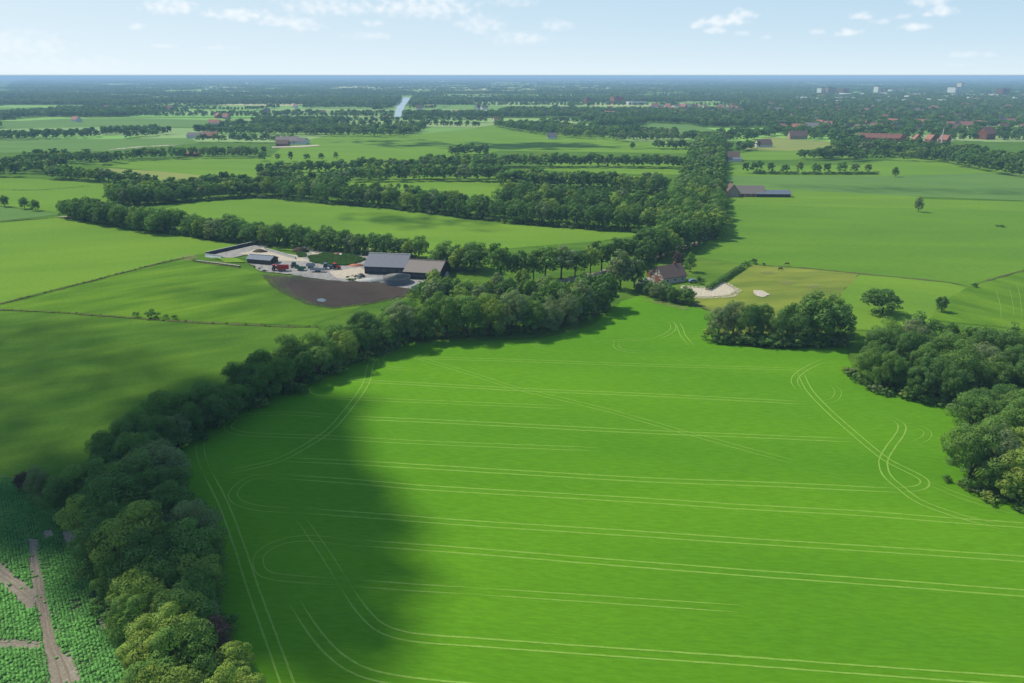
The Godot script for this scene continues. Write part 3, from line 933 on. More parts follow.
func tramlines() -> void:
	faint(V([-43.2,-241.6, -44.3,-233.9, -42.1,-226.5, -37.1,-223.9, -29.9,-223.0]))
	faint(V([-36.2,-233.9, 2.7,-231.1, 45.5,-226.8, 90.4,-223.4, 97.7,-221.3]))
	tram(V([-55.3,-214.6, -28.5,-211.0, 2.4,-206.8, 41.2,-202.7, 67.2,-199.4, 86.3,-196.9]))
	faint(V([-55.3,-214.6, -61.0,-212.2, -62.6,-206.8, -59.7,-202.3, -54.0,-200.8]))
	faint(V([-54.0,-200.8, -32.9,-198.7, 16.7,-193.8]))
	tram(V([-46.4,-187.2, -25.5,-185.3, 2.2,-182.2, 37.0,-178.3, 65.6,-175.7, 89.8,-173.4]))
	faint(V([-46.4,-187.2, -62.7,-189.8, -74.8,-187.9, -77.5,-182.2, -73.8,-178.0, -62.9,-176.3, -48.0,-175.1, -23.9,-172.3, 22.5,-168.5]))
	tram(V([-56.5,-163.2, -40.0,-161.7, -22.5,-159.7, 1.9,-156.8, 32.6,-153.3, 60.3,-151.3, 89.3,-148.6]))
	tram(V([-55.7,-155.0, -38.1,-152.7, -21.3,-150.0, 1.8,-147.4, 31.0,-144.2, 51.4,-141.7, 75.9,-139.2, 92.1,-136.8, 108.7,-134.6, 123.2,-132.4]))
	faint(V([-55.7,-155.0, -61.5,-154.5, -63.7,-150.4, -63.5,-146.5, -60.7,-143.2, -55.2,-141.1, -46.6,-140.3]))
	tram(V([-46.6,-140.3, -28.6,-138.0, -8.1,-135.3, 18.4,-132.4, 47.6,-129.0, 74.2,-126.1, 101.2,-123.0, 118.5,-121.0]))
	tram(V([-33.1,-128.5, -7.6,-125.5, 17.3,-122.2, 44.6,-118.7, 69.3,-115.8, 94.4,-112.7, 114.1,-110.5]))
	faint(V([-33.1,-128.5, -42.3,-129.9, -47.5,-128.5, -50.1,-125.1, -49.8,-121.9, -47.6,-118.5, -44.2,-117.3, -31.5,-115.8]))
	tram(V([-31.5,-115.8, -19.0,-114.4, -7.0,-113.3]))
	faint(V([-7.0,-113.3, 16.0,-111.0, 41.5,-108.4]))
	faint(V([-46.1,-138.0, -38.0,-125.8, -31.3,-115.0]))
	tram(V([-31.3,-115.0, -27.0,-108.4, -22.5,-103.5, -16.7,-101.3, -6.4,-100.2, 14.6,-98.1, 37.8,-95.9, 59.0,-93.7, 80.7,-91.6, 100.5,-89.6]))
	tram(V([-39.6,-110.5, -33.7,-102.3, -28.7,-96.8, -23.3,-93.3, -14.5,-91.2, 7.4,-88.9]))
	tram(V([-73.6,-157.3, -64.7,-143.6, -55.1,-126.8, -47.9,-113.5, -42.4,-103.8, -34.6,-90.0, -28.6,-79.1]))
	faint(V([-81.9,-174.0, -78.4,-165.8, -73.6,-157.3]))
	tram(V([-41.8,-241.6, -46.0,-233.9, -46.7,-228.3, -45.3,-211.4, -46.6,-195.2, -49.2,-179.2, -53.8,-169.0, -58.1,-162.7, -63.6,-159.3, -70.1,-156.4]))
	faint(V([-38.5,-237.7, -34.8,-235.8, -12.5,-218.8, 1.5,-207.5, 13.9,-200.1, 27.4,-191.8, 38.0,-184.1, 47.0,-177.4, 69.0,-162.2]))
	tram(V([92.9,-221.3, 90.3,-207.5, 90.0,-195.2, 90.9,-181.0, 93.0,-163.2, 96.0,-156.8, 97.2,-153.1, 94.8,-150.0, 88.4,-148.6]))
	tram(V([105.6,-232.0, 98.8,-226.5, 92.6,-220.4, 88.3,-213.8, 87.0,-206.0]))
	faint(V([98.9,-210.6, 98.5,-205.3, 94.9,-199.4, 91.1,-197.3]))
	tram(V([105.0,-187.9, 106.5,-183.4, 104.4,-178.6, 96.3,-168.5, 91.8,-162.2, 89.5,-155.4, 90.0,-149.5, 91.5,-143.6, 97.0,-138.0, 104.8,-133.1]))
	faint(V([107.8,-183.4, 111.2,-179.8, 109.8,-175.7, 104.6,-171.7]))
	faint(V([97.2,-152.7, 101.7,-146.1, 110.5,-138.8]))
	tram(V([60.8,-274.0, 61.5,-267.9, 59.3,-260.8, 51.7,-252.0]))
	faint(V([51.7,-252.0, 38.9,-250.9, 31.6,-249.8]))
	tram(V([63.9,-274.0, 63.6,-265.5, 62.8,-256.3, 63.4,-244.6]))
	faint(V([7.9,-250.9, 8.5,-245.7, 13.9,-241.6]))
	faint(V([37.5,-250.9, 37.6,-241.6, 46.9,-238.7]))
	# wheel marks in the meadow on the right
	for pts in [V([225.4,-324.9, 213.0,-302.6, 198.0,-277.8]), V([233.4,-331.8, 218.4,-305.7, 201.1,-277.8]), V([215.8,-318.3, 202.5,-293.9, 189.7,-272.7])]:
		var line := smooth(pts, 2.0)
		lift += 0.001
		tag(put("wheel_track", ribbon(line, 0.0, 0.16, lift), M.tram), "", "", "", "structure")

func strip(called: String, pts: Array, width: float, m: Material) -> void:
	lift += 0.003
	tag(put(called, ribbon(smooth(pts, 3.0), 0.0, width, lift, 0.0, 0.2), m), "", "", "", "structure")

func lanes_and_yards() -> void:
	# ditches and grassy banks between the fields
	for pts in [V([-225.6,-277.8, -214.3,-296.8, -198.2,-328.3, -186.9,-352.3, -170.3,-379.7, -162.0,-370.9]), V([-243.5,-291.1, -208.8,-288.4, -182.0,-284.3, -133.2,-274.0, -104.3,-269.1, -72.7,-265.5]), V([-354.1,-454.4, -334.2,-481.0, -306.7,-495.4]), V([-427.7,-624.5, -394.2,-624.5, -365.2,-648.2])]:
		strip("ditch", pts, 1.3, M.verge)
		undergrowth(pts, 1.6, 2.6, 0.3, 0.8, [0.35, 0.15, 0.3, 0.2])
	strip("ditch", V([121.1,-364.5, 143.1,-358.3, 167.7,-346.5, 201.9,-330.1, 207.1,-323.2]), 1.6, M.verge)
	strip("ditch", V([208.1,-324.9, 231.6,-340.9, 250.5,-352.3, 296.4,-370.9]), 1.4, M.verge)
	strip("bank", V([-94.9,-187.2, -82.6,-198.0, -67.2,-217.1, -56.1,-232.0, -41.5,-246.7]), 6.0, M.litter)
	strip("bank", V([55.0,-305.7, 66.5,-302.6, 77.7,-292.5, 82.7,-280.4]), 3.0, M.verge)
	strip("lane", V([-33.2,-330.1, -9.7,-315.0, 17.4,-328.3, 45.3,-350.4, 71.9,-377.5, 100.4,-411.3, 122.2,-448.2, 155.2,-571.7, 203.4,-763.5, 292.0,-1115.8]), 5.0, M.track)
	strip("lane", V([-307.8,-497.3, -301.4,-499.1, -289.2,-491.7]), 6.0, M.sand)
	strip("lane", V([-518.6,-977.1, -497.6,-1019.5, -456.9,-1049.7]), 9.0, M.sand)
	# bottom left: bare soil tracks through the leafy crop
	for pts in [V([-99.7,-129.6, -97.8,-129.6, -88.9,-116.7, -83.3,-109.1, -77.6,-101.1, -73.0,-96.3, -68.8,-91.4, -63.7,-84.3, -67.1,-84.3, -72.6,-91.4, -79.6,-101.1, -85.5,-109.1, -91.0,-116.7]), V([-109.2,-126.1, -100.2,-121.6, -88.7,-113.5, -83.9,-106.3, -96.5,-115.8, -105.7,-121.0]), V([-91.8,-100.9, -86.6,-100.6, -79.7,-100.4, -78.6,-98.6, -85.4,-98.8, -90.2,-98.6])]:
		bare.append(PackedVector2Array(pts))
		sheet("track", pts, M.track, 0.0, 0.35, 1.5)
	for pts in [V([-94.1,-132.4, -90.7,-132.4, -88.2,-128.2, -91.2,-128.2]), V([-98.5,-132.4, -96.4,-132.8, -94.9,-130.6, -96.6,-129.9]), V([-72.5,-105.8, -71.3,-105.8, -69.7,-103.0, -70.8,-103.0]), V([-76.3,-111.9, -75.7,-111.9, -74.1,-109.1, -74.7,-109.1]), V([-74.3,-97.4, -72.9,-97.9, -68.0,-91.4, -69.9,-91.4])]:
		bare.append(PackedVector2Array(pts))
		sheet("bare_soil", pts, M.track, 0.0, 0.25, 1.0)
	for pts in [V([-101.6,-131.0, -97.6,-131.0, -87.6,-116.7, -81.9,-109.1, -76.0,-101.1, -71.2,-96.3, -66.9,-91.4, -61.7,-84.3, -68.3,-84.3, -73.8,-91.4, -79.4,-98.6, -86.7,-109.1, -92.3,-116.7]), V([-110.4,-127.8, -101.3,-123.2, -89.2,-115.0, -83.0,-105.3, -95.5,-114.4, -104.6,-119.4]), V([-92.3,-101.6, -87.1,-101.3, -79.8,-101.1, -77.7,-97.6, -84.9,-98.1, -89.8,-97.9])]:
		sheet("track_edge", pts, M.ragged_track, 20.0, 0.2, 1.5)
	for pts in [V([-99.0,-129.2, -90.2,-116.7, -84.6,-109.1, -78.9,-101.1, -74.8,-96.3, -70.8,-91.4, -65.6,-84.3]), V([-98.0,-129.2, -89.3,-116.7, -83.7,-109.1, -77.9,-101.1, -73.5,-96.3, -69.3,-91.4, -64.1,-84.3])]:
		strip("wheel_rut", pts, 0.5, M.rut)
	for pts in [V([-107.9,-124.2, -98.8,-119.4, -92.2,-115.0, -86.5,-110.5]), V([-106.8,-122.6, -97.6,-117.6, -91.1,-113.3, -85.2,-108.4]), V([-91.2,-99.9, -86.1,-99.9, -79.3,-99.7])]:
		strip("wheel_rut", pts, 0.4, M.rut)
	# farm yard: mud, concrete, sand
	sheet("muddy_ground", V([-119.8,-344.6, -105.9,-342.7, -90.2,-337.2, -78.5,-337.2, -60.8,-330.1, -45.7,-326.6, -44.9,-307.2, -57.8,-296.8, -72.5,-289.7, -85.8,-295.3, -98.0,-308.7, -110.5,-326.6]), M.ragged_soil, 0.0, 0.5, 3.0)
	sheet("muddy_ground", V([-114.3,-339.0, -105.4,-340.9, -89.8,-335.4, -78.1,-335.4, -60.5,-328.3, -46.3,-324.9, -46.4,-308.7, -59.1,-299.7, -73.4,-293.9, -84.4,-299.7, -96.3,-311.8, -105.4,-324.9]), M.ragged_soil, 40.0, 0.5, 3.0)
	sheet("muddy_ground", V([-102.9,-335.4, -88.9,-331.8, -77.7,-333.6, -60.3,-326.6, -47.3,-324.9, -48.6,-308.7, -60.0,-299.7, -73.1,-292.5, -84.4,-299.7, -94.1,-310.3, -101.3,-323.2]), M.soil, 0.0, 0.55, 1.3)
	sheet("yard", V([-130.5,-362.4, -136.4,-370.9, -131.0,-379.7, -117.0,-382.0, -108.4,-393.7, -90.5,-393.7, -76.7,-398.6, -36.5,-366.6, -30.8,-358.3, -34.3,-342.7, -44.8,-319.9, -52.9,-323.2, -65.5,-335.4, -77.3,-331.8, -89.8,-335.4, -106.4,-344.6, -121.7,-350.4]), M.concrete, 0.0, 0.8, 3.0)
	sheet("yard", V([-160.6,-383.1, -141.9,-414.0, -137.0,-416.6, -136.1,-406.2, -140.4,-389.0, -146.3,-378.6]), M.concrete, 0.0, 0.3, 3.0)
	sheet("sand_yard", V([-145.7,-389.0, -138.2,-402.4, -111.7,-382.0, -103.6,-370.9, -123.7,-373.1]), M.sand, 0.0, 0.6, 3.0)
	sheet("sand_yard", V([-108.9,-393.7, -105.2,-398.6, -96.4,-384.3, -91.0,-396.2, -77.2,-401.1, -78.0,-393.7, -86.8,-389.0, -92.3,-370.9, -101.5,-366.6]), M.sand, 0.0, 0.6, 3.0)
	sheet("sand_yard", V([-88.6,-350.4, -75.5,-358.3, -67.5,-346.5, -75.8,-335.4, -82.7,-337.2]), M.sand, 0.0, 0.6, 3.0)
	# beside the cottage: paved drive and the long sand heap
	sheet("yard", V([57.2,-330.1, 66.8,-342.7, 72.2,-331.8, 68.1,-319.9, 57.3,-319.9]), M.concrete, 0.0, 0.4, 2.0)
	sheet("drive", V([69.8,-333.6, 73.5,-333.6, 70.2,-315.0, 66.8,-313.4]), M.sand, 0.0, 0.3, 2.0)
	sheet("sand_yard", V([77.0,-321.6, 84.2,-319.9, 89.6,-318.3, 96.3,-328.3, 98.1,-323.2, 99.4,-316.6, 95.0,-310.3, 86.4,-307.2, 81.0,-306.4, 75.0,-308.7]), M.sand, 0.0, 0.4, 2.0)
	sheet("sand_yard", V([107.0,-316.6, 110.9,-316.6, 112.4,-310.3, 107.5,-305.7, 105.4,-308.7]), M.sand, 0.0, 0.4, 2.0)
	sheet("sand_edge", V([76.3,-324.9, 85.0,-323.2, 90.2,-320.7, 97.3,-331.8, 100.0,-326.6, 102.1,-316.6, 95.9,-305.7, 85.6,-304.1, 80.3,-303.4, 73.5,-305.7]), M.ragged_sand, 10.0, 0.3, 2.0)
	for pts in [V([121.7,-330.1, 127.5,-333.6, 130.9,-330.1, 125.4,-324.9]), V([133.6,-324.9, 139.7,-326.6, 138.9,-319.9, 132.9,-318.3]), V([120.7,-350.4, 127.2,-352.3, 127.2,-346.5, 120.8,-344.6]), V([-48.4,-239.6, -42.6,-246.7, -39.7,-241.6, -43.5,-234.8]), V([54.5,-302.6, 64.2,-299.7, 72.9,-289.7, 69.9,-287.0, 59.9,-296.8]), V([-160.0,-370.9, -148.7,-370.9, -136.6,-362.4, -149.6,-362.4]), V([-176.1,-379.7, -171.6,-386.6, -163.5,-379.7, -166.1,-370.9])]:
		sheet("worn_grass", pts, M.ragged_worn, 15.0, 0.3, 2.0)
	# canal far off
	tag(put("canal", sheet_mesh(PackedVector2Array(V([-265.5,-1737.2, -255.8,-1779.8, -335.5,-2433.4, -439.1,-3386, -469.5,-3386, -385.9,-2606.4])), lift + 0.3), M.water), "", "", "", "structure")
	sheet("sand_yard", V([-504.6,-3167, -507.1,-3465, -445.0,-3037, -409.4,-2606.4]), M.sand)
	sheet("puddle", V([-83.1,-302.6, -81.3,-304.1, -78.5,-301.2, -79.5,-298.2, -81.9,-299.7]), M.water, 0.0, 0.1, 1.0)

var bare := []

# rows of leafy plants either side of the soil tracks
func leafy_crop() -> void:
	var v := PackedVector3Array()
	var n := PackedVector3Array()
	var c := PackedColorArray()
	var idx := PackedInt32Array()
	for k in 14:
		var a := k * 2.4
		var out := Vector3(cos(a), 0, sin(a))
		var side := Vector3(-sin(a), 0, cos(a))
		var reach := rng.randf_range(0.16, 0.36)
		var h := rng.randf_range(0.16, 0.52)
		var at := v.size()
		v.append(out * 0.03 + Vector3(0, h * 0.5, 0))
		v.append(out * reach * 0.6 + side * 0.13 + Vector3(0, h, 0))
		v.append(out * reach * 1.25 + Vector3(0, h * 0.75, 0))
		v.append(out * reach * 0.6 - side * 0.13 + Vector3(0, h, 0))
		var g := rng.randf_range(0.8, 1.2)
		for j in 4:
			n.append((Vector3.UP + out * 0.5).normalized())
			c.append(Color(g, g, g))
		idx.append_array([at, at + 1, at + 2, at, at + 2, at + 3])
	var plant_mesh := arrays(v, n, idx, c)
	var poly := PackedVector2Array(V([-145.4,-154.5, -131.1,-157.8, -115.8,-152.7, -100.6,-141.9, -83.8,-126.8, -70.7,-111.0, -57.9,-90.0, -52.7,-80.8, -96.7,-80.8]))
	var a0: Vector2 = Vector2(-97.4, -127.8)
	var a1: Vector2 = Vector2(-70.8, -91.4)
	var dir := (a1 - a0).normalized()
	var side := dir.orthogonal()
	var where := []
	var tints := PackedColorArray()
	var gaps := FastNoiseLite.new()
	gaps.seed = 8
	gaps.frequency = 0.12
	for row in range(-150, 150):
		var s := -70.0
		while s < 70.0:
			var p := a0 + side * (row * 0.55 + rng.randf_range(-0.06, 0.06)) + dir * (s + 20.0)
			s += rng.randf_range(0.2, 0.4)
			if not Geometry2D.is_point_in_polygon(p, poly): continue
			var open := false
			for b in bare:
				if Geometry2D.is_point_in_polygon(p, b): open = true
			if open and rng.randf() > 0.03: continue
			var g := gaps.get_noise_2dv(p)
			if g < -0.6: continue
			var f := rng.randf_range(0.75, 1.1) * (1.0 + g * 0.3)
			where.append(Transform3D(Basis(Vector3.UP, rng.randf() * TAU).scaled_local(Vector3(f, f * rng.randf_range(0.8, 1.3), f)), Vector3(p.x, 0.1, p.y)))
			var t := rng.randf_range(0.8, 1.2)
			tints.append(Color(0.150 * t, 0.370 * t, 0.100 * t))
	var o := many("leafy_crop", plant_mesh, M.far_leaf, where, tints)
	tag(o, "leafy green crop plants growing in rows around the soil tracks", "crop", "", "stuff")

func clouds_overhead() -> void:
	cloud(V([-114.4,-158.3, -106.9,-176.8, -105.1,-195.9, -95.5,-208.3, -86.0,-216.3, -64.1,-205.3, -51.8,-198.0, -39.4,-174.0, -30.0,-149.1, -25.7,-133.1, -20.9,-116.7, -19.0,-103.3, -20.4,-93.7, -26.3,-88.1, -37.1,-88.1, -50.3,-100.9, -59.2,-107.8, -73.6,-115.3, -87.4,-119.7, -105.0,-122.9, -119.9,-144.8]), 900.0, 9.0, 1.0, 8.0)
	cloud(V([-264.6,-272.7, -201.9,-277.8, -159.8,-265.5, -127.3,-252.0, -104.2,-230.1, -99.5,-210.6, -108.0,-195.9, -109.6,-176.8, -115.6,-160.2, -122.7,-149.1, -112.9,-122.9, -134.6,-122.9]), 900.0, 14.0, 0.38, 2.6)
	cloud(V([-162.9,-321.6, -133.2,-339.0, -101.1,-342.7, -51.1,-326.6, -49.8,-302.6, -71.8,-277.8, -105.9,-285.6, -141.4,-302.6]), 880.0, 12.0, 0.24, 2.6)
	cloud(V([236.2,-660.8, 337.1,-642.1, 499.1,-613.2, 478.6,-586.6, 337.4,-602.3, 227.8,-636.1]), 950.0, 14.0, 0.26, 4.0)
	cloud(V([-118.8,-510.6, -49.0,-502.9, 5.2,-474.1, -19.9,-457.6, -71.2,-467.4, -110.5,-488.1]), 940.0, 14.0, 0.35, 7.0)
	cloud(V([-45.3,-1081.8, 68.0,-1081.8, 171.2,-1019.5, 62.5,-990.9, -42.2,-1005.0]), 1000.0, 30.0, 0.7, 14.0)
	cloud(V([-265.7,-1115.8, -136.4,-1133.6, -43.4,-1034.4, -147.7,-1005.0]), 1000.0, 30.0, 0.4, 14.0)

# ---------------------------------------------------------------- tree belts and single trees
func near_trees() -> void:
	var mixed := [0.30, 0.34, 0.24, 0.11, 0.01]
	var g := "trees of the long belt beside the big field"
	# the long belt on the left, from the bottom of the picture upward
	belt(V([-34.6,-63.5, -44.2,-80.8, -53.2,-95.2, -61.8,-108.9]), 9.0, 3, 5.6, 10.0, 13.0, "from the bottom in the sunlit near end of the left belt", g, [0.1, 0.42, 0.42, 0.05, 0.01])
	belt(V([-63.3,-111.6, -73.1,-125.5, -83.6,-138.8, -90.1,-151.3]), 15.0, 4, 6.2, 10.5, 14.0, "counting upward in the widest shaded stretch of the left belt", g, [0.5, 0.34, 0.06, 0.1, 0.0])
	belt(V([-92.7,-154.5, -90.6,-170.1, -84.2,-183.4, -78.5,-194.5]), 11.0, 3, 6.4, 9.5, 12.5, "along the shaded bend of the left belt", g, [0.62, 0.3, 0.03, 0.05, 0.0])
	belt(V([-77.4,-196.6, -66.2,-213.0, -54.3,-231.1, -43.5,-247.7]), 6.0, 2, 6.4, 10.5, 14.0, "along the narrow open stretch above the leafy bank", g, [0.3, 0.5, 0.16, 0.04, 0.0], 1.0, true)
	belt(V([-42.3,-249.8, -22.8,-257.5, 3.0,-260.8, 21.8,-274.0, 37.3,-293.9]), 7.0, 2, 7.2, 13.5, 17.0, "from the bend in the belt across the top of the big field", g, [0.26, 0.38, 0.14, 0.22, 0.0])
	undergrowth(V([-33.4,-63.5, -42.9,-80.8, -52.2,-95.2, -64.2,-111.0, -78.7,-129.6, -92.0,-151.3, -90.6,-170.1, -78.5,-194.5, -66.2,-213.0, -54.3,-231.1, -42.3,-249.8]), 13.0, 0.55, 1.5, 4.0)
	undergrowth(V([-42.3,-249.8, -22.8,-257.5, 3.0,-260.8, 21.8,-274.0, 37.3,-293.9]), 7.0, 0.8, 1.4, 3.6)
	lone(Vector2(-47.6, -94.6), 9.5, "dark copper-leaved tree between green crowns near the bottom of the left belt", 4, 0.85, "copper_tree")
	lone(Vector2(-40.2, -84.0), 8.5, "brownish copper-leaved tree at the bottom edge beside the crop", 4, 0.9, "copper_tree")
	lone(Vector2(-42.3, -88.1), 10.0, "yellow-green tree leaning over the crop at the bottom of the left belt", 2, 1.0)
	lone(Vector2(-112.1, -148.2), 5.0, "small dark tree at the far left tip of the shaded belt", 4, 0.9, "copper_tree")
	lone(Vector2(-104.7, -143.6), 9.0, "slim grey-green tree at the left tip of the shaded belt", 3, 0.8)
	lone(Vector2(-95.1, -136.8), 11.0, "dark round tree above the bare soil patches", 0, 0.95)
	# between the farm and the lane
	g = "trees along the lane"
	belt(V([-37.3,-358.3, -15.7,-352.3]), 5.0, 2, 8.0, 12.0, 14.0, "in the clump right of the brown barn roof", g, MIX, 1.15)
	belt(V([-12.0,-330.1, 13.0,-333.6, 42.8,-350.4, 70.9,-377.5, 101.0,-414.0]), 4.0, 1, 7.5, 14.5, 17.5, "along the lane from the farm to the avenue", g, MIX, 1.05, true)
	belt(V([62.9,-354.3, 83.3,-382.0, 111.0,-422.1]), 3.0, 1, 9.0, 13.0, 16.0, "on the cottage side of the lane", g, [0.6, 0.3, 0.05, 0.05, 0.0])
	belt(V([-39.9,-308.7, -24.1,-299.7, -5.1,-301.2, 14.5,-313.4]), 14.0, 3, 8.0, 7.5, 11.5, "in the low mixed copse behind the belt", "trees of the low copse", [0.25, 0.4, 0.25, 0.1, 0.0])
	lone(Vector2(48.2, -318.3), 18.5, "tall pale grey-green tree standing where the lane meets the belt", 3, 0.95)
	lone(Vector2(54.9, -321.6), 14.0, "dark tree just right of the tall pale tree by the lane", 0, 0.9)
	undergrowth(V([-39.9,-308.7, -24.3,-302.6, -5.1,-304.1, 14.6,-316.6, 40.2,-326.6]), 12.0, 1.0, 1.5, 3.5)
	# round the cottage
	g = "garden trees in front of the cottage"
	belt(V([56.5,-315.0, 61.3,-307.2, 67.6,-299.7, 74.8,-298.2]), 4.0, 2, 5.5, 5.5, 8.5, "in the garden hedge below the cottage", g, [0.3, 0.5, 0.1, 0.1, 0.0], 1.15)
	lone(Vector2(86.6, -350.4), 10.0, "narrow green tree behind the right end of the cottage", 1, 0.7)
	lone(Vector2(82.5, -358.3), 8.0, "dark purple tree close behind the cottage roof", 4, 0.9, "copper_tree")
	lone(Vector2(68.3, -362.4), 5.0, "low bushy tree at the left of the cottage", 1, 1.3)
	lone(Vector2(85.8, -328.3), 4.0, "small garden tree beside the paddock lawn", 1, 0.9)
	# copse in the middle right
	g = "trees of the copse at the top of the big field"
	for a in [[Vector2(74.5, -252.0), 13.0, 3, 0.95, "feathery grey-green tree at the left end of the small copse"], [Vector2(80.8, -255.2), 14.5, 3, 0.8, "pale feathery tree second from the left in the small copse"], [Vector2(85.0, -250.9), 14.5, 0, 0.85, "dark tree in the middle of the small copse"], [Vector2(90.7, -253.1), 14.0, 1, 0.85, "mid green tree right of the middle of the small copse"], [Vector2(94.0, -247.7), 12.0, 0, 0.85, "lower dark tree in the dip of the small copse"], [Vector2(101.2, -247.7), 13.5, 0, 1.0, "tree left of the big dome in the small copse"], [Vector2(108.3, -247.7), 17.5, 1, 1.05, "tall domed tree, the biggest of the small copse"], [Vector2(115.8, -248.8), 14.0, 0, 1.0, "round tree at the right end of the small copse"], [Vector2(109.2, -259.7), 15.5, 0, 1.0, "tree behind the big dome of the small copse"], [Vector2(117.7, -258.6), 14.5, 1, 1.0, "back tree at the right of the small copse"], [Vector2(101.0, -256.3), 13.0, 1, 0.9, "back tree between the dip and the dome of the small copse"]]:
		lone(a[0], a[1], a[4], a[2], a[3], "broadleaf_tree", g)
	undergrowth(V([73.2,-249.8, 88.0,-246.7, 101.8,-245.7, 116.4,-246.7]), 4.0, 0.6, 2.0, 4.5)
	# wood at the right edge
	g = "trees of the wood at the right edge"
	belt(V([110.1,-217.9, 114.2,-208.3, 121.0,-200.8, 128.3,-198.0]), 5.0, 2, 7.5, 11.0, 14.0, "along the front of the right-hand wood", g, [0.45, 0.42, 0.03, 0.1, 0.0])
	belt(V([120.5,-233.9, 126.8,-221.3, 135.8,-211.4, 144.4,-205.3, 156.6,-200.8]), 9.0, 2, 8.0, 13.0, 16.0, "through the middle of the right-hand wood", g, [0.45, 0.45, 0.02, 0.08, 0.0])
	belt(V([132.5,-239.6, 142.9,-230.1, 154.2,-221.3, 169.3,-210.6]), 9.0, 2, 8.0, 13.0, 16.0, "along the back of the right-hand wood", g, [0.45, 0.45, 0.02, 0.08, 0.0])
	belt(V([108.9,-155.4, 111.3,-150.0, 117.3,-145.6, 122.8,-140.7]), 9.0, 3, 7.0, 13.0, 16.0, "in the lower corner of the right-hand wood", g, [0.15, 0.5, 0.3, 0.05, 0.0])
	belt(V([126.7,-182.8, 128.0,-174.0, 132.3,-168.5, 137.0,-164.3]), 12.0, 3, 7.5, 12.0, 15.0, "in the neck of the right-hand wood", g, [0.3, 0.5, 0.15, 0.05, 0.0])
	undergrowth(V([107.6,-217.9, 111.2,-205.3, 119.5,-198.0, 126.6,-193.8]), 4.0, 0.9, 1.2, 3.0)
	undergrowth(V([103.7,-151.8, 107.3,-146.1, 115.7,-139.9]), 4.0, 0.9, 1.2, 2.6)
	lone(Vector2(148.4, -283.0), 10.5, "wide round dark tree alone in the meadow above the right-hand wood", 0, 1.75)
	lone(Vector2(173.5, -285.6), 6.8, "small round tree beside the ditch on the right", 0, 1.0)
	lone(Vector2(284.5, -518.6), 10.5, "thin ragged tree standing alone far out in the green field", 3, 0.7)
	lone(Vector2(360.9, -708.6), 9.5, "small single tree in the field below the far belt on the right", 0, 0.8)
	# the avenue
	belt(V([103.5,-424.8, 133.5,-535.2, 174.8,-687.3, 235.8,-913.6, 290.6,-1115.8]), 26.0, 4, 8.5, 13.5, 16.5, "going away down the long straight avenue", "trees of the straight avenue", [0.36, 0.44, 0.12, 0.08, 0.0])
	# belts behind the farm
	g = "trees of the belt behind the farm"
	belt(V([-298.1,-502.9, -260.7,-477.5, -233.3,-460.8, -204.0,-445.1]), 12.0, 3, 8.0, 11.0, 14.0, "in the round-ended belt left of the farm", g)
	belt(V([-196.7,-442.1, -164.0,-424.8, -124.5,-408.7, -87.8,-393.7, -47.7,-375.3]), 5.0, 2, 7.5, 10.0, 13.0, "in the belt right behind the farm yard", g)
	undergrowth(V([-294.0,-495.4, -231.8,-457.6, -202.7,-442.1, -163.0,-422.1, -123.8,-406.2, -87.3,-391.3, -47.4,-373.1]), 8.0, 1.1, 1.5, 3.5)
	g = "trees of the second belt"
	belt(V([-295.4,-548.4, -269.4,-552.9, -237.7,-576.6, -198.4,-591.8, -156.7,-571.7, -71.6,-531.0, -12.0,-491.7, 40.7,-467.4, 86.1,-451.3]), 10.0, 2, 7.5, 12.0, 15.0, "in the long belt beyond the light green field", g)
	undergrowth(V([-293.1,-543.9, -234.0,-566.9, -195.2,-581.6, -154.2,-562.2, -70.6,-522.7, -11.8,-484.5, 40.1,-460.8, 85.0,-445.1]), 8.0, 1.6, 1.5, 3.5)
	g = "trees of the belts farther back"
	belt(V([-308.8,-571.7, -277.1,-586.6, -247.9,-613.2, -217.2,-624.5]), 22.0, 3, 8.5, 12.0, 15.0, "in the wide belt behind the second belt", g)
	belt(V([-216.9,-618.8, -177.1,-624.5, -139.5,-624.5]), 45.0, 4, 9.0, 12.0, 16.0, "in the thick wood in the middle of the plain", g)
	belt(V([-146.9,-680.5, -75.0,-687.3, -6.4,-687.3]), 16.0, 2, 8.5, 12.0, 15.5, "in the belt behind the small bright meadow", g)
	belt(V([-133.6,-624.5, -110.3,-624.5, -82.8,-618.8]), 5.0, 1, 7.0, 4.5, 6.5, "in the low row across the small bright meadow", g)
	belt(V([-9.0,-557.5, 34.9,-539.6, 75.1,-514.6, 109.1,-484.5]), 34.0, 3, 9.0, 12.0, 15.5, "in the thick wood left of the avenue", g)
	belt(V([-10.3,-642.1, 42.0,-642.1, 82.6,-630.3, 123.5,-602.3]), 20.0, 3, 8.5, 13.0, 16.0, "in the upper belt left of the avenue", g)
	belt(V([-12.5,-789.6, 50.2,-789.6, 112.9,-789.6, 184.0,-780.7]), 14.0, 2, 9.0, 12.0, 15.0, "in the straight row joining the avenue", g)
	belt(V([-95.1,-780.7, -53.8,-780.7, -12.5,-789.6]), 24.0, 3, 9.0, 11.0, 14.0, "in the row left of the straight row", g)
	belt(V([-76.0,-901.9, -28.9,-913.6]), 20.0, 2, 10.0, 12.0, 15.0, "in the clump in the far bright field", g)
	belt(V([-290.8,-847.2, -237.1,-847.2, -183.4,-857.7]), 6.0, 1, 17.0, 9.0, 12.0, "in the spaced row before the far farm", g)
	belt(V([-244.6,-716.0, -205.8,-731.2, -160.6,-747.0, -91.2,-747.0]), 22.0, 2, 9.0, 11.0, 14.0, "in the row above the thick wood", g)
	belt(V([-431.1,-701.4, -382.6,-680.5, -341.1,-660.8]), 8.0, 2, 9.0, 10.0, 13.0, "in the row before the mown strip", g)
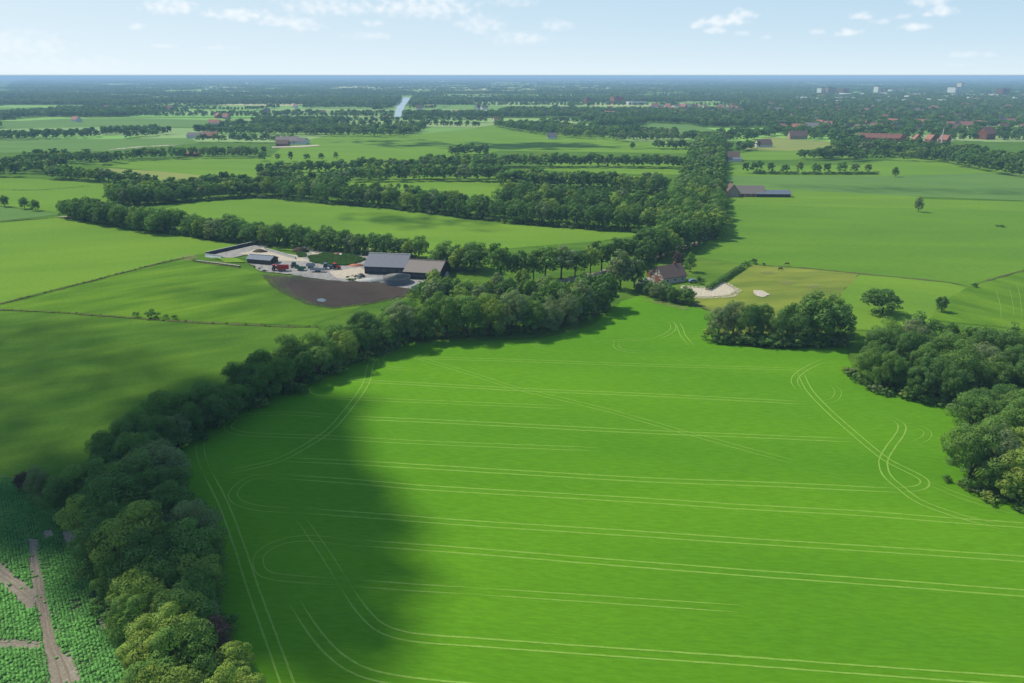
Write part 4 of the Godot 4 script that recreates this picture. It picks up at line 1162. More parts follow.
	belt(V([-325.9,-642.1, -297.6,-642.1]), 5.0, 1, 9.0, 10.0, 12.5, "in the short row right of the mown strip", g)
	belt(V([-535.6,-827.1, -488.7,-837.1, -426.9,-817.4]), 18.0, 2, 9.5, 11.0, 14.0, "in the far left row", g)
	belt(V([-435.7,-857.7, -384.9,-879.2, -333.3,-890.4, -293.4,-890.4]), 18.0, 2, 9.5, 11.0, 14.0, "in the far row behind the green strip", g)
	belt(V([-555.4,-731.2, -507.4,-747.0, -457.1,-739.0]), 62.0, 4, 10.0, 12.0, 15.0, "in the dense wood at the left edge", g, [0.7, 0.25, 0.0, 0.05, 0.0])
	belt(V([-861.5,-1152.0, -722.3,-1170.9, -656.0,-1210.7]), 70.0, 4, 10.0, 11.0, 12.5, "in the flat-topped far plantation", g, [0.9, 0.1, 0.0, 0.0, 0.0])
	belt(V([-670.3,-1253.2, -595.8,-1298.7]), 70.0, 4, 10.0, 11.0, 12.5, "in the second flat-topped plantation", g, [0.9, 0.1, 0.0, 0.0, 0.0])
	belt(V([-460.4,-1298.7, -302.7,-1275.6, -158.6,-1253.2]), 130.0, 5, 11.0, 12.0, 15.0, "in the far wood behind the long bright field", g)
	belt(V([11.4,-1456.9, 79.8,-1275.6, 152.4,-1190.5, 233.8,-1253.2]), 90.0, 5, 11.0, 12.0, 15.0, "in the far wood above the bright field", g)
	belt(V([150.4,-1115.8, 249.1,-1133.6, 335.9,-1152.0]), 26.0, 2, 10.0, 11.0, 14.0, "in the far row left of the avenue end", g)
	belt(V([186.1,-990.9, 229.0,-990.9]), 14.0, 2, 9.0, 10.0, 13.0, "in the clump near the avenue end", g)
	belt(V([225.6,-739.0, 260.2,-731.2, 308.8,-731.2, 353.4,-731.2]), 5.0, 1, 13.0, 10.0, 13.5, "in the spaced row across the right-hand fields", g)
	undergrowth(V([235.9,-731.2, 278.2,-727.3, 351.6,-727.3]), 4.0, 1.8, 2.0, 3.5)
	belt(V([270.0,-950.7, 303.2,-990.9, 320.9,-977.1]), 20.0, 2, 10.0, 9.0, 12.0, "round the far house right of the avenue", g)
	belt(V([325.3,-868.3, 352.8,-868.3, 382.6,-879.2]), 16.0, 2, 8.0, 11.0, 14.0, "in the short dark row below the town", g, [0.8, 0.2, 0.0, 0.0, 0.0])
	belt(V([369.0,-857.7, 421.5,-868.3, 473.1,-857.7]), 30.0, 2, 11.0, 11.0, 14.0, "in the belt edge below the red roofs", g)
	belt(V([408.2,-977.1, 485.1,-950.7, 507.1,-857.7, 508.1,-739.0, 518.3,-660.8]), 70.0, 5, 10.0, 12.0, 16.0, "in the broad belt between the fields and the town", g, [0.6, 0.35, 0.0, 0.05, 0.0])
	lone(Vector2(156.1, -990.9), 9.0, "round single tree in the far bright field", 0, 1.0)
	lone(Vector2(-368.7, -539.6), 8.5, "round tree at the left edge below the rows", 0, 1.0)
	lone(Vector2(-348.9, -531.0), 8.5, "left one of the pair of round trees near the left edge", 0, 1.0)
	lone(Vector2(-336.0, -522.7), 8.0, "right one of the pair of round trees near the left edge", 0, 1.0)
	# bushes along ditches
	shrub(Vector2(-141.6, -277.8), 3.4, "dark round bush on the ditch bank in the left meadow", 0, 1.2)
	shrub(Vector2(-148.9, -279.1), 2.2, "small bush left of the dark round bush on the ditch", 1)
	shrub(Vector2(-136.2, -277.1), 1.8, "low bush right of the dark round bush on the ditch", 1)
	shrub(Vector2(-132.4, -276.5), 1.9, "low bush at the end of the row on the ditch", 0)
	shrub(Vector2(208.9, -323.2), 2.0, "dark bush at the corner of the ditch on the right", 0, 1.3)
	shrub(Vector2(117.5, -362.4), 2.6, "bush at the top end of the paddock hedge", 0, 1.3)
	shrub(Vector2(122.3, -366.6), 3.0, "tallest bush at the far corner of the paddock", 0, 1.1)
	shrub(Vector2(126.8, -363.5), 1.5, "small brown bush on the far edge of the paddock", 4)
	shrub(Vector2(308.1, -464.1), 1.4, "low flat bush lying alone in the wide green field", 0, 3.0)
	shrub(Vector2(88.0, -331.8), 2.0, "garden bush beside the parked car", 1, 1.2)

func far_country() -> void:
	# parcels of land out to the horizon, with hedgerows and woods between
	var v := PackedVector3Array()
	var n := PackedVector3Array()
	var c := PackedColorArray()
	var idx := PackedInt32Array()
	var clump := make_clump()
	var greens := [Color(0.10, 0.21, 0.035), Color(0.12, 0.23, 0.04), Color(0.13, 0.20, 0.06), Color(0.09, 0.17, 0.03), Color(0.15, 0.21, 0.07), Color(0.22, 0.25, 0.10), Color(0.30, 0.29, 0.15), Color(0.17, 0.25, 0.05)]
	var woods := FastNoiseLite.new()
	woods.seed = 31
	woods.frequency = 0.0011
	woods.fractal_octaves = 3
	var z := 1120.0
	var turn := 0.14
	while z < 30000.0:
		var deep := rng.randf_range(80.0, 170.0) * (1.0 + z / 5000.0)
		var x := -0.82 * z - 300.0 + rng.randf_range(0.0, 200.0)
		var far := z > 3200.0 + rng.randf_range(-300, 300)
		while x < 0.82 * z + 300.0:
			var wide := rng.randf_range(140.0, 420.0) * (1.0 + z / 7000.0)
			var a := Vector2(x, -z).rotated(turn * clampf((z - 1100.0) / 3000.0, 0.0, 1.0))
			var along := Vector2(wide, 0).rotated(turn + rng.randf_range(-0.03, 0.03))
			var back := Vector2(rng.randf_range(-20, 20), -deep).rotated(turn)
			var mid := a + along * 0.5 + back * 0.5
			var dens := woods.get_noise_2dv(mid * (0.7 if far else 1.0))
			var in_town: bool = mid.x > 380.0 + (-mid.y - 1200.0) * 0.2 and mid.y < -1130.0 and mid.y > -7000.0
			var limit := 0.15 if z < 3000.0 else 0.22
			if in_town: limit = -2.0
			var tree_cover := dens > limit
			if not tree_cover or in_town:
				var col: Color = greens[rng.randi() % (greens.size() if z > 2400.0 else 5)] * rng.randf_range(1.15, 1.4)
				var k := v.size()
				var y := 0.03 + z * 0.00001
				for p in [a, a + along * 0.985, a + along * 0.985 + back * 0.98, a + back * 0.98]:
					v.append(Vector3(p.x, y, p.y))
					n.append(Vector3.UP)
					c.append(col)
				idx.append_array([k, k + 1, k + 2, k, k + 2, k + 3])
			var amount := 0
			if tree_cover:
				amount = int(wide * deep / (130.0 if not far else 2600.0) * (0.36 if in_town else 1.0))
			for k in amount:
				far_tree(a + along * rng.randf() + back * rng.randf(), far, clump, dens)
			# hedgerows on two sides
			if rng.randf() < 0.78:
				var gap := 9.0 if not far else 66.0
				var sparse := rng.randf_range(0.75, 1.3)
				var s := 0.0
				while s < wide:
					far_tree(a + along * (s / wide) + Vector2(0, rng.randf_range(-4, 4)), far, clump, dens)
					s += gap * sparse * rng.randf_range(0.6, 1.4)
			if rng.randf() < 0.7:
				var gap2 := 10.0 if not far else 50.0
				var s2 := 0.0
				while s2 < deep:
					far_tree(a + back * (s2 / deep) + Vector2(rng.randf_range(-4, 4), 0), far, clump, dens)
					s2 += gap2 * rng.randf_range(0.7, 1.6)
			x += wide
		z += deep
	tag(put("farmland", arrays(v, n, idx, c), M.patchwork), "", "", "", "structure")

func far_tree(p: Vector2, far: bool, clump: Mesh, dens: float) -> void:
	for q in clear_zones:
		if Geometry2D.is_point_in_polygon(p, q): return
	if Geometry2D.is_point_in_polygon(p, canal_view): return
	if built.has(Vector2i(p / 22.0)): return
	var tone := pick_tone([0.55, 0.33, 0.05, 0.07])
	var t: Vector3 = TONE_LIN[tone] * rng.randf_range(0.8, 1.25)
	var col := Color(t.x, t.y, t.z)
	if far:
		var f := rng.randf_range(0.75, 1.2)
		wood.append([clump, Transform3D(Basis(Vector3.UP, rng.randf_range(-0.6, 0.6)).scaled_local(Vector3(f, f * rng.randf_range(0.8, 1.15), f)), Vector3(p.x, 0, p.y)), col])
	else:
		var kd = far_kinds[rng.randi() % far_kinds.size()]
		var h := rng.randf_range(9.0, 14.5)
		var f: float = h / kd.h
		wood.append([kd.crown, Transform3D(Basis(Vector3.UP, rng.randf() * TAU).scaled_local(Vector3(f, f, f) * 1.08), Vector3(p.x, 0, p.y)), col])

var built := {}      # cells of 22 m where a house stands
var canal_view := PackedVector2Array(V([-261.6,-1696.5, -245.3,-1737.2, -323.0,-2433.4, -435.9,-3465, -484.9,-3465, -392.6,-2606.4]))

func make_clump() -> ArrayMesh:
	# a far stand of trees: ten crowns of large leaf masses
	var r := RandomNumberGenerator.new()
	r.seed = 12
	var st := SurfaceTool.new()
	st.begin(Mesh.PRIMITIVE_TRIANGLES)
	for k in 10:
		var cr: ArrayMesh = make_crown(r.randf_range(9.0, 14.0), r.randf_range(4.5, 6.5), 0.4, 9, 64, 3.1, 500 + k)[0]
		st.append_from(cr, 0, Transform3D(Basis(), Vector3(r.randf_range(-28, 28), 0, r.randf_range(-15, 15))))
	return st.commit()

# ---------------------------------------------------------------- buildings in their places
func farm() -> void:
	# two big barns side by side: ridge along the length
	barn("barn", Vector2(-59.5, -354.3), -8.0, 20.0, 20.0, 3.6, 7.6, M.slate, "low barn with a dark slate-grey roof in the farm yard", true)
	barn("barn", Vector2(-40.3, -344.6), -12.0, 17.0, 19.0, 3.2, 6.6, M.oldroof, "low barn with a mottled brown roof right of the dark one", false)
	# round slurry tank with a tented cover
	var at: Vector2 = Vector2(-53.0, -330.1)
	var o := base("slurry_tank", Vector3(at.x, lift, at.y))
	tag(o, "round dark slurry tank with a pale tented cover before the barns", "tank")
	var st := begin()
	tube(st, Vector3(0, 0, 0), Vector3(0, 2.6, 0), 6.2, 6.2, 40)
	put("wall", st.commit(), M.slate, o)
	st = begin()
	tube(st, Vector3(0, 2.6, 0), Vector3(0, 3.5, 0), 6.3, 0.1, 40)
	put("cover", st.commit(), M.concrete, o)
	st = begin()
	tube(st, Vector3(0, 2.55, 0), Vector3(0, 2.7, 0), 6.33, 6.33, 40)
	put("rim", st.commit(), M.wall_concrete, o)
	# small shed with a blue-grey roof and an open right end
	barn("shed", Vector2(-127.0, -368.7), -17.0, 13.5, 7.0, 2.2, 3.6, M.steelroof, "long low shed with a blue-grey roof beside the silage bays", true)
	# silage bay walls
	clamp_wall(Vector2(-162.1, -384.3), Vector2(-142.9, -415.3), 2.0, M.tarp, "sloping black-sheeted wall along the back of the silage bay")
	clamp_wall(Vector2(-161.6, -382.9), Vector2(-151.5, -378.4), 1.5, M.white, "short white wall at the left end of the silage bay")
	clamp_wall(Vector2(-142.5, -415.8), Vector2(-136.1, -413.4), 1.6, M.white, "short white wall at the far end of the silage bay")
	clamp_wall(Vector2(-134.1, -396.2), Vector2(-112.3, -376.4), 1.5, M.wall_concrete, "pale concrete wall of the middle silage bay")
	clamp_wall(Vector2(-115.2, -401.1), Vector2(-107.8, -393.7), 1.6, M.wall_concrete, "short concrete wall behind the earth heap")
	clamp_wall(Vector2(-44.8, -319.9), Vector2(-30.8, -345.6), 1.3, M.wall_concrete, "long low concrete wall right of the brown barn")
	clamp_wall(Vector2(-162.0, -370.9), Vector2(-135.5, -359.3), 0.9, M.verge, "low earth bank left of the shed")
	heap(Vector2(-136.2, -392.5), 4.0, 2.0, 1.5, M.litter, "dark brown heap behind the shed roof")
	heap(Vector2(-115.2, -395.0), 5.0, 2.4, 2.0, M.soil, "dark earth heap near the back of the yard")
	heap(Vector2(-71.5, -340.0), 2.2, 2.0, 1.6, M.tarp, "black sheeted heap left of the slurry tank")
	heap(Vector2(-65.2, -333.6), 8.0, 3.0, 0.8, M.wall_concrete, "flat grey rubble heap left of the slurry tank")
	heap(Vector2(-93.0, -385.5), 3.0, 1.8, 1.0, M.orange, "rust-red heap at the back of the weed patch")
	heap(Vector2(-77.6, -361.4), 4.5, 1.6, 1.0, M.orange, "rust-red heap at the front of the weed patch")
	heap(Vector2(-90.5, -383.8), 1.2, 1.2, 1.2, M.white, "small white bag at the back of the weed patch")
	tractor(Vector2(-115.5, -352.3), 10.0, M.red, "dark red tractor at the left end of the machine row")
	trailer(Vector2(-111.7, -351.3), 5.0, 5.5, 1.9, M.red, "tall red farm trailer at the left of the yard")
	tractor(Vector2(-107.5, -357.3), -30.0, M.green_paint, "green tractor right of the red trailer")
	trailer(Vector2(-103.2, -352.3), -8.0, 4.5, 0.8, M.green_paint, "low green trailer behind the green tractor")
	trailer(Vector2(-99.6, -357.3), 0.0, 4.0, 1.2, M.grey_paint, "grey trailer in the middle of the yard")
	trailer(Vector2(-94.2, -349.4), -4.0, 7.0, 0.7, M.grey_paint, "long flat trailer at the front of the yard")
	tractor(Vector2(-91.2, -355.3), 15.0, M.blue_paint, "blue-grey tractor on the right of the yard")
	tractor(Vector2(-86.6, -354.7), -20.0, M.red, "bright red tractor at the right end of the machine row")
	# weeds
	weeds(PackedVector2Array(V([-107.0,-382.0, -100.2,-389.0, -89.2,-387.8, -75.7,-375.3, -80.3,-362.4, -91.4,-362.4, -102.0,-368.7])), 2200, 0.5, 1.4)
	weeds(PackedVector2Array(V([-115.7,-389.0, -112.9,-392.5, -107.5,-382.0, -110.8,-378.6])), 240, 0.5, 1.2)
	weeds(PackedVector2Array(V([-133.5,-362.4, -124.2,-358.3, -115.8,-350.4, -121.7,-350.4])), 60, 0.4, 1.0)
	weeds(PackedVector2Array(V([-79.7,-342.7, -73.5,-342.7, -70.2,-335.4, -76.0,-331.8])), 50, 0.4, 1.0)
	lift += 0.01
	sheet("grass_plot", V([-156.2,-379.7, -144.2,-378.6, -135.7,-368.7, -145.9,-368.7]), M.lush)
	sheet("grass_plot", V([-136.5,-411.3, -116.4,-403.6, -112.2,-393.7, -129.3,-398.6]), M.lush)
	pole(Vector2(-32.2, -357.3), 8.0, "thin grey pole at the right end of the brown barn")

func weeds(poly: PackedVector2Array, count: int, h0: float, h1: float) -> void:
	var lo := poly[0]
	var hi := poly[0]
	for p in poly:
		lo = lo.min(p)
		hi = hi.max(p)
	for k in count:
		var p := Vector2(rng.randf_range(lo.x, hi.x), rng.randf_range(lo.y, hi.y))
		if not Geometry2D.is_point_in_polygon(p, poly): continue
		var kd = shrub_kinds[rng.randi() % 3]
		var f: float = rng.randf_range(h0, h1) / kd.h
		var t := rng.randf_range(0.8, 1.3)
		brush.append([kd.crown, Transform3D(Basis(Vector3.UP, rng.randf() * TAU).scaled_local(Vector3(f * 1.4, f, f * 1.4)), Vector3(p.x, 0, p.y)), Color(0.075 * t, 0.16 * t, 0.03 * t)])

func barn(called: String, p: Vector2, turn_deg: float, l: float, w: float, eave: float, ridge: float, roof: Material, label: String, panels: bool) -> void:
	var o := base(called, Vector3(p.x, lift, p.y), deg_to_rad(turn_deg))
	tag(o, label, called)
	put("wall", gabled_walls(l, w, eave, ridge), M.dark if called == "barn" else M.timber, o)
	var rf := put("roof", gabled_roof(l, w, eave, ridge, 0.5, 0.2), roof, o)
	put("ridge", box_mesh(Vector3(-l / 2 - 0.5, ridge + 0.2, -0.3), Vector3(l / 2 + 0.5, ridge + 0.42, 0.3)), M.wall_concrete if panels else M.oldroof, rf)
	put("door", box_mesh(Vector3(l / 2, 0, -1.8), Vector3(l / 2 + 0.1, 3.0 if called == "barn" else 2.0, 1.8)), M.dark, o)
	for k in 5:
		put("opening", box_mesh(Vector3(lerpf(-l / 2, l / 2, (k + 0.1) / 5.0), eave * 0.35, w / 2), Vector3(lerpf(-l / 2, l / 2, (k + 0.85) / 5.0), eave * 0.75, w / 2 + 0.08)), M.glass, o)

func clamp_wall(a: Vector2, b: Vector2, h: float, m: Material, label: String) -> void:
	var o := base("bay_wall", Vector3((a.x + b.x) / 2, 0, (a.y + b.y) / 2), -atan2(b.y - a.y, b.x - a.x))
	var l := a.distance_to(b) / 2
	var st := begin()
	quad(st, Vector3(-l, 0, 0.7), Vector3(l, 0, 0.7), Vector3(l, h, 0.2), Vector3(-l, h, 0.2), Vector3(0, 0.3, 1))
	quad(st, Vector3(-l, 0, -0.7), Vector3(l, 0, -0.7), Vector3(l, h, -0.2), Vector3(-l, h, -0.2), Vector3(0, 0.3, -1))
	quad(st, Vector3(-l, h, 0.2), Vector3(l, h, 0.2), Vector3(l, h, -0.2), Vector3(-l, h, -0.2), Vector3.UP)
	for s in [-1.0, 1.0]:
		quad(st, Vector3(s * l, 0, 0.7), Vector3(s * l, h, 0.2), Vector3(s * l, h, -0.2), Vector3(s * l, 0, -0.7), Vector3(s, 0, 0))
	put("face", st.commit(), m, o)
	put("coping", box_mesh(Vector3(-l, h + 0.002, -0.3), Vector3(l, h + 0.14, 0.3)), M.wall_concrete, o)
	tag(o, label, "wall")

func heap(p: Vector2, rx: float, rz: float, h: float, m: Material, label: String) -> void:
	var v := PackedVector3Array([Vector3(0, h, 0)])
	var n := PackedVector3Array([Vector3.UP])
	var idx := PackedInt32Array()
	for ring in 5:
		var e := (ring + 1) / 5.0
		for k in 16:
			var a := TAU * k / 16
			var wob := rng.randf_range(0.85, 1.12)
			v.append(Vector3(cos(a) * rx * e * wob, h * (1.0 - e * e) * wob - (0.05 if ring == 4 else 0.0), sin(a) * rz * e * wob))
			n.append(Vector3(cos(a) * e, 0.8, sin(a) * e).normalized())
	for k in 16:
		idx.append_array([0, 1 + k, 1 + (k + 1) % 16])
		for ring in 4:
			var i0 := 1 + ring * 16 + k
			var i1 := 1 + ring * 16 + (k + 1) % 16
			idx.append_array([i0, i0 + 16, i1, i1, i0 + 16, i1 + 16])
	var o := put("heap", arrays(v, n, idx), m)
	o.position = Vector3(p.x, lift, p.y)
	tag(o, label, "heap")

func pole(p: Vector2, h: float, label: String) -> void:
	var st := begin()
	tube(st, Vector3(0, -0.2, 0), Vector3(0, h, 0), 0.14, 0.09, 8)
	var o := base("pole", Vector3(p.x, 0, p.y))
	put("post", st.commit(), M.grey_paint, o)
	put("cap", box_mesh(Vector3(-0.5, h, -0.12), Vector3(0.5, h + 0.15, 0.12)), M.white, o)
	tag(o, label, "pole")

func hedge(pts: Array, h: float, w: float, label: String) -> void:
	var line := smooth(pts, 0.5)
	var v := PackedVector3Array()
	var n := PackedVector3Array()
	var c := PackedColorArray()
	var idx := PackedInt32Array()
	for i in line.size() * 34:
		var k := mini(i / 34, line.size() - 2)
		var dir := (line[k + 1] - line[k]).normalized()
		var side := Vector3(-dir.y, 0, dir.x)
		var s := rng.randf_range(-1.0, 1.0)
		var y := rng.randf_range(0.05, 1.0)
		var out := Vector3.UP
		if rng.randf() < 0.6:
			s = signf(s) * rng.randf_range(0.85, 1.0)
			out = side * s
		else: y = rng.randf_range(0.9, 1.03)
		var p2 := line[k].lerp(line[k + 1], rng.randf())
		var p := Vector3(p2.x, y * h, p2.y) + side * s * w / 2.0
		var nn := (out + Vector3(rng.randf_range(-1, 1), rng.randf_range(-1, 1), rng.randf_range(-1, 1)) * 0.6).normalized()
		var u := nn.cross(Vector3(rng.randf_range(-1, 1), rng.randf_range(-1, 1), rng.randf_range(-1, 1))).normalized()
		var ww := nn.cross(u)
		var sz := rng.randf_range(0.2, 0.4)
		var at := v.size()
		var g := rng.randf_range(0.8, 1.2)
		v.append_array([p + u * sz, p + ww * sz * 0.6, p - u * sz, p - ww * sz * 0.6])
		for j in 4:
			n.append((nn + out * 0.6).normalized())
			c.append(Color(g, g, g))
		idx.append_array([at, at + 1, at + 2, at, at + 2, at + 3])
	tag(put("hedge", arrays(v, n, idx, c), M.leaf[0]), label, "hedge")

func cottage() -> void:
	var p: Vector2 = Vector2(72.6, -333.6)
	# gable end toward the lower left, ridge running back to the right
	var o := house("farmhouse", p, 28.0, 13.0, 9.5, 3.2, 7.6, M.daub, M.tile_brown, "half-timbered farmhouse with a grey-brown tiled roof near the end of the lane", "house", "", 2)
	var x := -6.5 - 0.06
	for zz in [-4.6, -2.4, 0.0, 2.4, 4.6]:
		put("timber", box_mesh(Vector3(x, 0, zz - 0.12), Vector3(x + 0.07, 3.2 + 4.4 * (1.0 - absf(zz) / 4.75), zz + 0.12)), M.timber, o)
	for y in [0.3, 1.7, 3.2, 4.8]:
		var half: float = 4.7 if y <= 3.2 else 4.7 * (7.6 - y) / 4.4
		put("timber", box_mesh(Vector3(x - 0.01, y - 0.11, -half), Vector3(x + 0.06, y + 0.11, half)), M.timber, o)
	put("barn_door", box_mesh(Vector3(x - 0.03, 0, -1.5), Vector3(x + 0.05, 3.0, 1.5)), M.brick, o)
	var car_at: Vector2 = Vector2(83.4, -330.1)
	car(car_at, 15.0, M.blue_paint, "small blue-grey car parked on the lawn right of the farmhouse")
	hedge(V([86.5,-316.6, 95.9,-330.1, 106.5,-346.5, 114.5,-357.3]), 2.2, 1.6, "dark clipped hedge running up the left side of the paddock")
	shed_small(Vector2(66.4, -340.9), "small brick shed at the left of the farmhouse")
	horse(Vector2(131.0, -351.9), 10.0, "dark horse grazing inside the yellowish paddock")
	horse(Vector2(137.8, -361.8), 172.0, "dark horse standing at the far fence of the paddock")

func shed_small(p: Vector2, label: String) -> void:
	var o := base("shed", Vector3(p.x, lift, p.y), deg_to_rad(25.0))
	tag(o, label, "shed")
	put("wall", gabled_walls(4.0, 3.0, 2.0, 2.9), M.brick, o)
	put("roof", gabled_roof(4.0, 3.0, 2.0, 2.9, 0.25, 0.12), M.tile_brown, o)
	put("door", box_mesh(Vector3(-0.6, 0, 1.5), Vector3(0.5, 1.9, 1.56)), M.timber, o)

func car(p: Vector2, turn_deg: float, paint: Material, label: String) -> void:
	var o := base("parked_car", Vector3(p.x, lift, p.y), deg_to_rad(turn_deg))
	tag(o, label, "car")
	var st := begin()
	var prof := [Vector2(-2.1, 0.35), Vector2(-2.1, 0.85), Vector2(-1.75, 0.95), Vector2(-1.3, 1.42), Vector2(0.35, 1.45), Vector2(1.05, 0.95), Vector2(1.95, 0.8), Vector2(2.1, 0.35)]
	for k in prof.size():
		var a: Vector2 = prof[k]
		var b: Vector2 = prof[(k + 1) % prof.size()]
		var m := Vector3((a.x + b.x) / 2, (a.y + b.y) / 2 - 0.8, 0)
		quad(st, Vector3(a.x, a.y, -0.85), Vector3(b.x, b.y, -0.85), Vector3(b.x, b.y, 0.85), Vector3(a.x, a.y, 0.85), m)
		for s in [-0.85, 0.85]:
			tri(st, Vector3(0, 0.8, s), Vector3(a.x, a.y, s), Vector3(b.x, b.y, s), Vector3(0, 0, s))
	put("body", st.commit(), paint, o)
	put("windscreen", box_mesh(Vector3(0.45, 1.0, -0.7), Vector3(0.85, 1.25, 0.7)), M.glass, o)
	for s in [-1.0, 1.0]:
		put("side_window", box_mesh(Vector3(-1.15, 1.0, s * 0.85 - 0.02), Vector3(0.3, 1.36, s * 0.85 + 0.02)), M.glass, o)
		wheel(o, Vector3(-1.3, 0.32, s * 0.78), 0.32, 0.2)
		wheel(o, Vector3(1.3, 0.32, s * 0.78), 0.32, 0.2)

func other_buildings() -> void:
	house("farmhouse", Vector2(173.8, -591.8), 88.0, 12.0, 9.5, 4.0, 9.5, M.brick_light, M.tile_brown, "brick house with a pale gable beside the foot of the avenue", "house", "", 2)
	house("barn", Vector2(185.7, -591.8), -2.0, 26.0, 11.0, 2.8, 8.0, M.brick, M.oldroof, "long barn with a dusty brown roof joined to the brick house", "barn")
	house("shed", Vector2(205.5, -589.2), -2.0, 26.0, 9.0, 2.6, 5.0, M.dark, M.steelroof, "long shed with a blue-grey roof right of the brown barn", "shed", "", 0)
	house("house", Vector2(247.9, -857.7), -10.0, 17.0, 11.0, 3.6, 9.5, M.brick, M.tile_brown, "reddish house among trees right of the far end of the avenue", "house")
	house("shed", Vector2(248.0, -842.1), -4.0, 14.0, 7.0, 2.6, 4.2, M.render, M.steelroof, "grey-roofed outbuilding before the reddish house by the avenue", "shed", "", 0)
	house("house", Vector2(335.7, -1019.5), 10.0, 20.0, 12.0, 4.0, 10.0, M.render, M.tile_brown, "pale house at the edge of the mown field below the town", "house")
	house("house", Vector2(429.2, -1152.0), 0.0, 26.0, 13.0, 5.0, 12.0, M.brick_light, M.tile_brown, "large sandy-walled house above the mown field", "house")
	var g := "farm buildings far off on the left"
	house("farmhouse", Vector2(-462.1, -1170.9), 10.0, 22.0, 12.0, 4.0, 9.0, M.brick, M.tile, "red-roofed farmhouse of the far left farm", "house", g)
	house("barn", Vector2(-480.5, -1170.9), 0.0, 28.0, 16.0, 4.0, 8.0, M.render, M.tile_grey, "pale-walled barn of the far left farm", "barn", g, 0)
	house("shed", Vector2(-380.2, -901.9), 0.0, 18.0, 9.0, 3.0, 6.0, M.brick, M.tile, "small red shed under the far row of trees", "shed", g, 0)
	g = "farm buildings in the far middle"
	house("barn", Vector2(-312.7, -1065.5), 10.0, 30.0, 18.0, 4.5, 10.0, M.render, M.oldroof, "wide pale-gabled barn of the far middle farm", "barn", g)
	house("barn", Vector2(-297.4, -1065.5), -10.0, 24.0, 16.0, 4.0, 8.5, M.white, M.tile_grey, "white-walled barn of the far middle farm", "barn", g)
	house("farmhouse", Vector2(-310.7, -1034.4), 0.0, 16.0, 10.0, 3.5, 8.0, M.brick, M.tile_brown, "small house at the left of the far middle farm", "house", g)
	sheet("sand_yard", V([-321.0,-1019.5, -287.6,-1034.4, -267.0,-1049.7, -260.5,-1034.4, -281.6,-1012.2, -316.6,-1005.0]), M.sand)
	house("house", Vector2(60.2, -1152.0), 0.0, 14.0, 10.0, 4.0, 9.0, M.white, M.tile_grey, "white-gabled house at the edge of the far wood", "house")

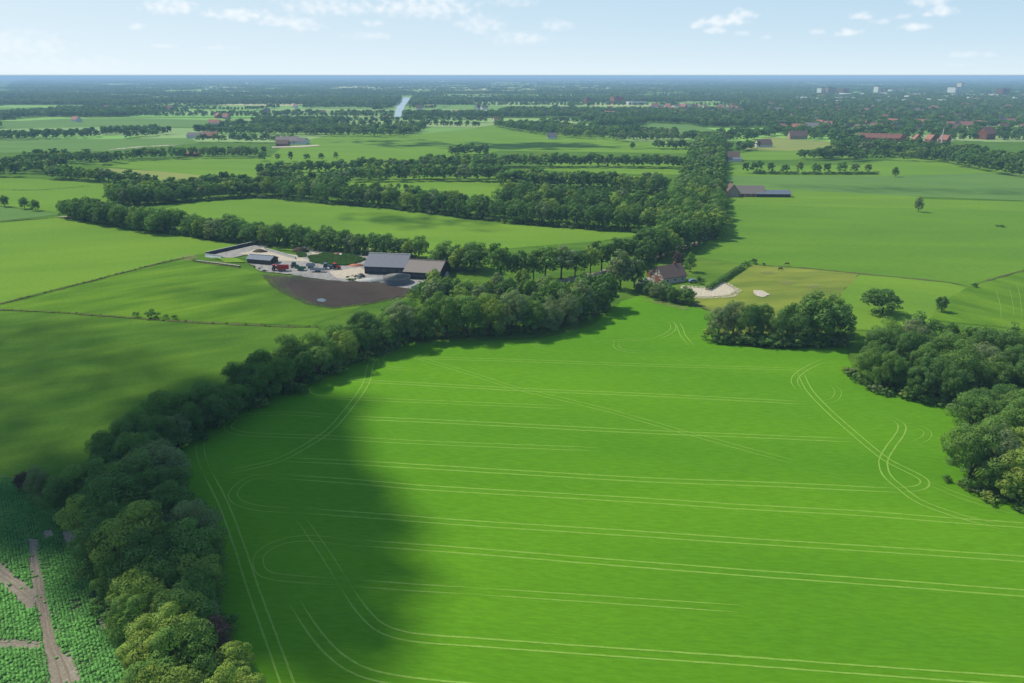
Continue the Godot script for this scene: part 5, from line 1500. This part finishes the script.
func town() -> void:
	# the row of red roofs at the near edge of the town
	var g := "red-roofed houses at the edge of the town"
	for k in 7:
		house("terraced_house", Vector2(Vector2(515.0, -1124.7)).lerp(Vector2(556.4, -1107.1), k / 6.0), -3.0, 13.0, 11.0, 5.0, 10.5, M.brick, M.tile, "%s house from the left in the red-roofed terrace facing the fields" % nth(k + 1), "house", g)
	for k in 4:
		house("house", Vector2(Vector2(562.3, -1098.6)).lerp(Vector2(612.1, -1081.8), k / 3.0), 60.0 + k * 20.0, 12.0, 10.0, 5.0, 11.0, M.brick, M.tile, "%s separate red-roofed house right of the terrace" % nth(k + 1), "house", g)
	house("house", Vector2(712.4, -1152.0), 30.0, 24.0, 16.0, 8.0, 18.0, M.brick, M.tile, "big red-roofed house among trees at the right of the town edge", "house", g)
	block("hall", Vector2(639.0, -1620.5), 30.0, Vector3(40, 9, 22), M.white, "flat white hall among the trees of the town", "hall")
	block("apartment_block", Vector2(1513.0, -3824), 30.0, Vector3(30, 32, 26), M.white, "white tower block on the left of the town skyline", "building")
	block("apartment_block", Vector2(1554.7, -3824), 30.0, Vector3(60, 34, 26), M.brick_light, "broad beige block right of the white tower", "building")
	block("apartment_block", Vector2(1711.1, -4032), 30.0, Vector3(44, 24, 26), M.brick, "reddish block right of the beige one", "building")
	block("apartment_block", Vector2(1886.9, -4032), 30.0, Vector3(32, 36, 26), M.white, "pale tower block in the middle of the town skyline", "building")
	block("apartment_block", Vector2(1917.9, -4032), 30.0, Vector3(30, 26, 26), M.brick_light, "sandy block right of the pale middle tower", "building")
	block("warehouse", Vector2(2143.4, -4391), 30.0, Vector3(110, 16, 50), M.white, "long white warehouse right of the middle tower", "warehouse")
	block("factory", Vector2(2162.9, -3824), 30.0, Vector3(44, 36, 40), M.white, "bright white factory block on the right of the town", "factory")
	block("factory_tower", Vector2(2308.2, -4032), 30.0, Vector3(20, 56, 24), M.render, "tall cream tower joined to the white factory", "tower")
	block("apartment_block", Vector2(2286.0, -3636), 30.0, Vector3(62, 32, 30), M.brick, "wide red-brick block near the right edge of the town", "building")
	block("warehouse", Vector2(1196.5, -3167), 30.0, Vector3(70, 10, 40), M.white, "low pale warehouse left of the towers", "warehouse")
	block("apartment_block", Vector2(352.4, -2606.4), 30.0, Vector3(44, 22, 20), M.orange, "orange-red block alone among the far woods", "building")
	block("apartment_block", Vector2(255.0, -2606.4), 30.0, Vector3(28, 18, 20), M.brick, "small reddish block left of the orange-red one", "building")
	block("warehouse", Vector2(408.9, -2560.9), 30.0, Vector3(60, 10, 30), M.white, "low white hall right of the orange-red block", "warehouse")
	# church spire by the town edge
	var p: Vector2 = Vector2(549.4, -977.1)
	var o := base("mast", Vector3(p.x, 0, p.y))
	tag(o, "slim pale mast rising before the red-roofed houses", "mast")
	var st := begin()
	tube(st, Vector3(0, 0, 0), Vector3(0, 26, 0), 1.0, 0.5, 8)
	put("shaft", st.commit(), M.white, o)
	st = begin()
	tube(st, Vector3(0, 26, 0), Vector3(0, 31, 0), 0.4, 0.05, 8)
	put("tip", st.commit(), M.grey_paint, o)
	# houses scattered between the trees
	var roofs := [M.tile, M.tile_brown, M.tile_grey, M.tile, M.render]
	var walls := [M.brick, M.render, M.brick_light, M.white]
	var words := ["orange-tiled", "brown-roofed", "grey-roofed", "red-tiled", "pale-roofed"]
	var walled := ["brick", "cream", "sandy", "white"]
	var zones := [[Vector2(429.1, -1275.6), Vector2(1210.7, -1737.2), 60, "in the leafy near part of the town"], [Vector2(318.0, -1921.0), Vector2(1687.0, -2433.4), 80, "in the middle part of the town"], [Vector2(966.4, -2606.4), Vector2(2638.6, -3824), 95, "in the far part of the town"], [Vector2(18.0, -1737.2), Vector2(632.0, -2147.5), 26, "in the wooded village beside the town"], [Vector2(-896.3, -1400.1), Vector2(-37.6, -2433.4), 18, "out in the far farmland"]]
	for q in zones:
		var a: Vector2 = q[0]
		var b: Vector2 = q[1]
		var list := []
		for k in int(q[2]):
			var t := rng.randf()
			var z := lerpf(a.y, b.y, t * 0.9 + 0.05)
			# across the zone, at that distance
			list.append(Vector2(rng.randf_range(a.x / a.y, b.x / b.y) * z, z))
		list.sort_custom(func(m, n): return m.x / -m.y < n.x / -n.y)
		for k in list.size():
			var i := rng.randi() % 4
			var j := rng.randi() % 4
			var grand := 1.0
			if q[2] == 95:
				grand = rng.randf_range(1.2, 2.2)
				if k % 3: i = 4
			house("house", list[k], rng.randf_range(-60, 60), rng.randf_range(11, 24) * grand, rng.randf_range(9, 13), rng.randf_range(4, 7), rng.randf_range(9, 13), walls[j], roofs[i], "%s small %s %s house from the left %s" % [nth(k + 1), words[i], walled[j], q[3]], "house", "small houses " + q[3], 0)
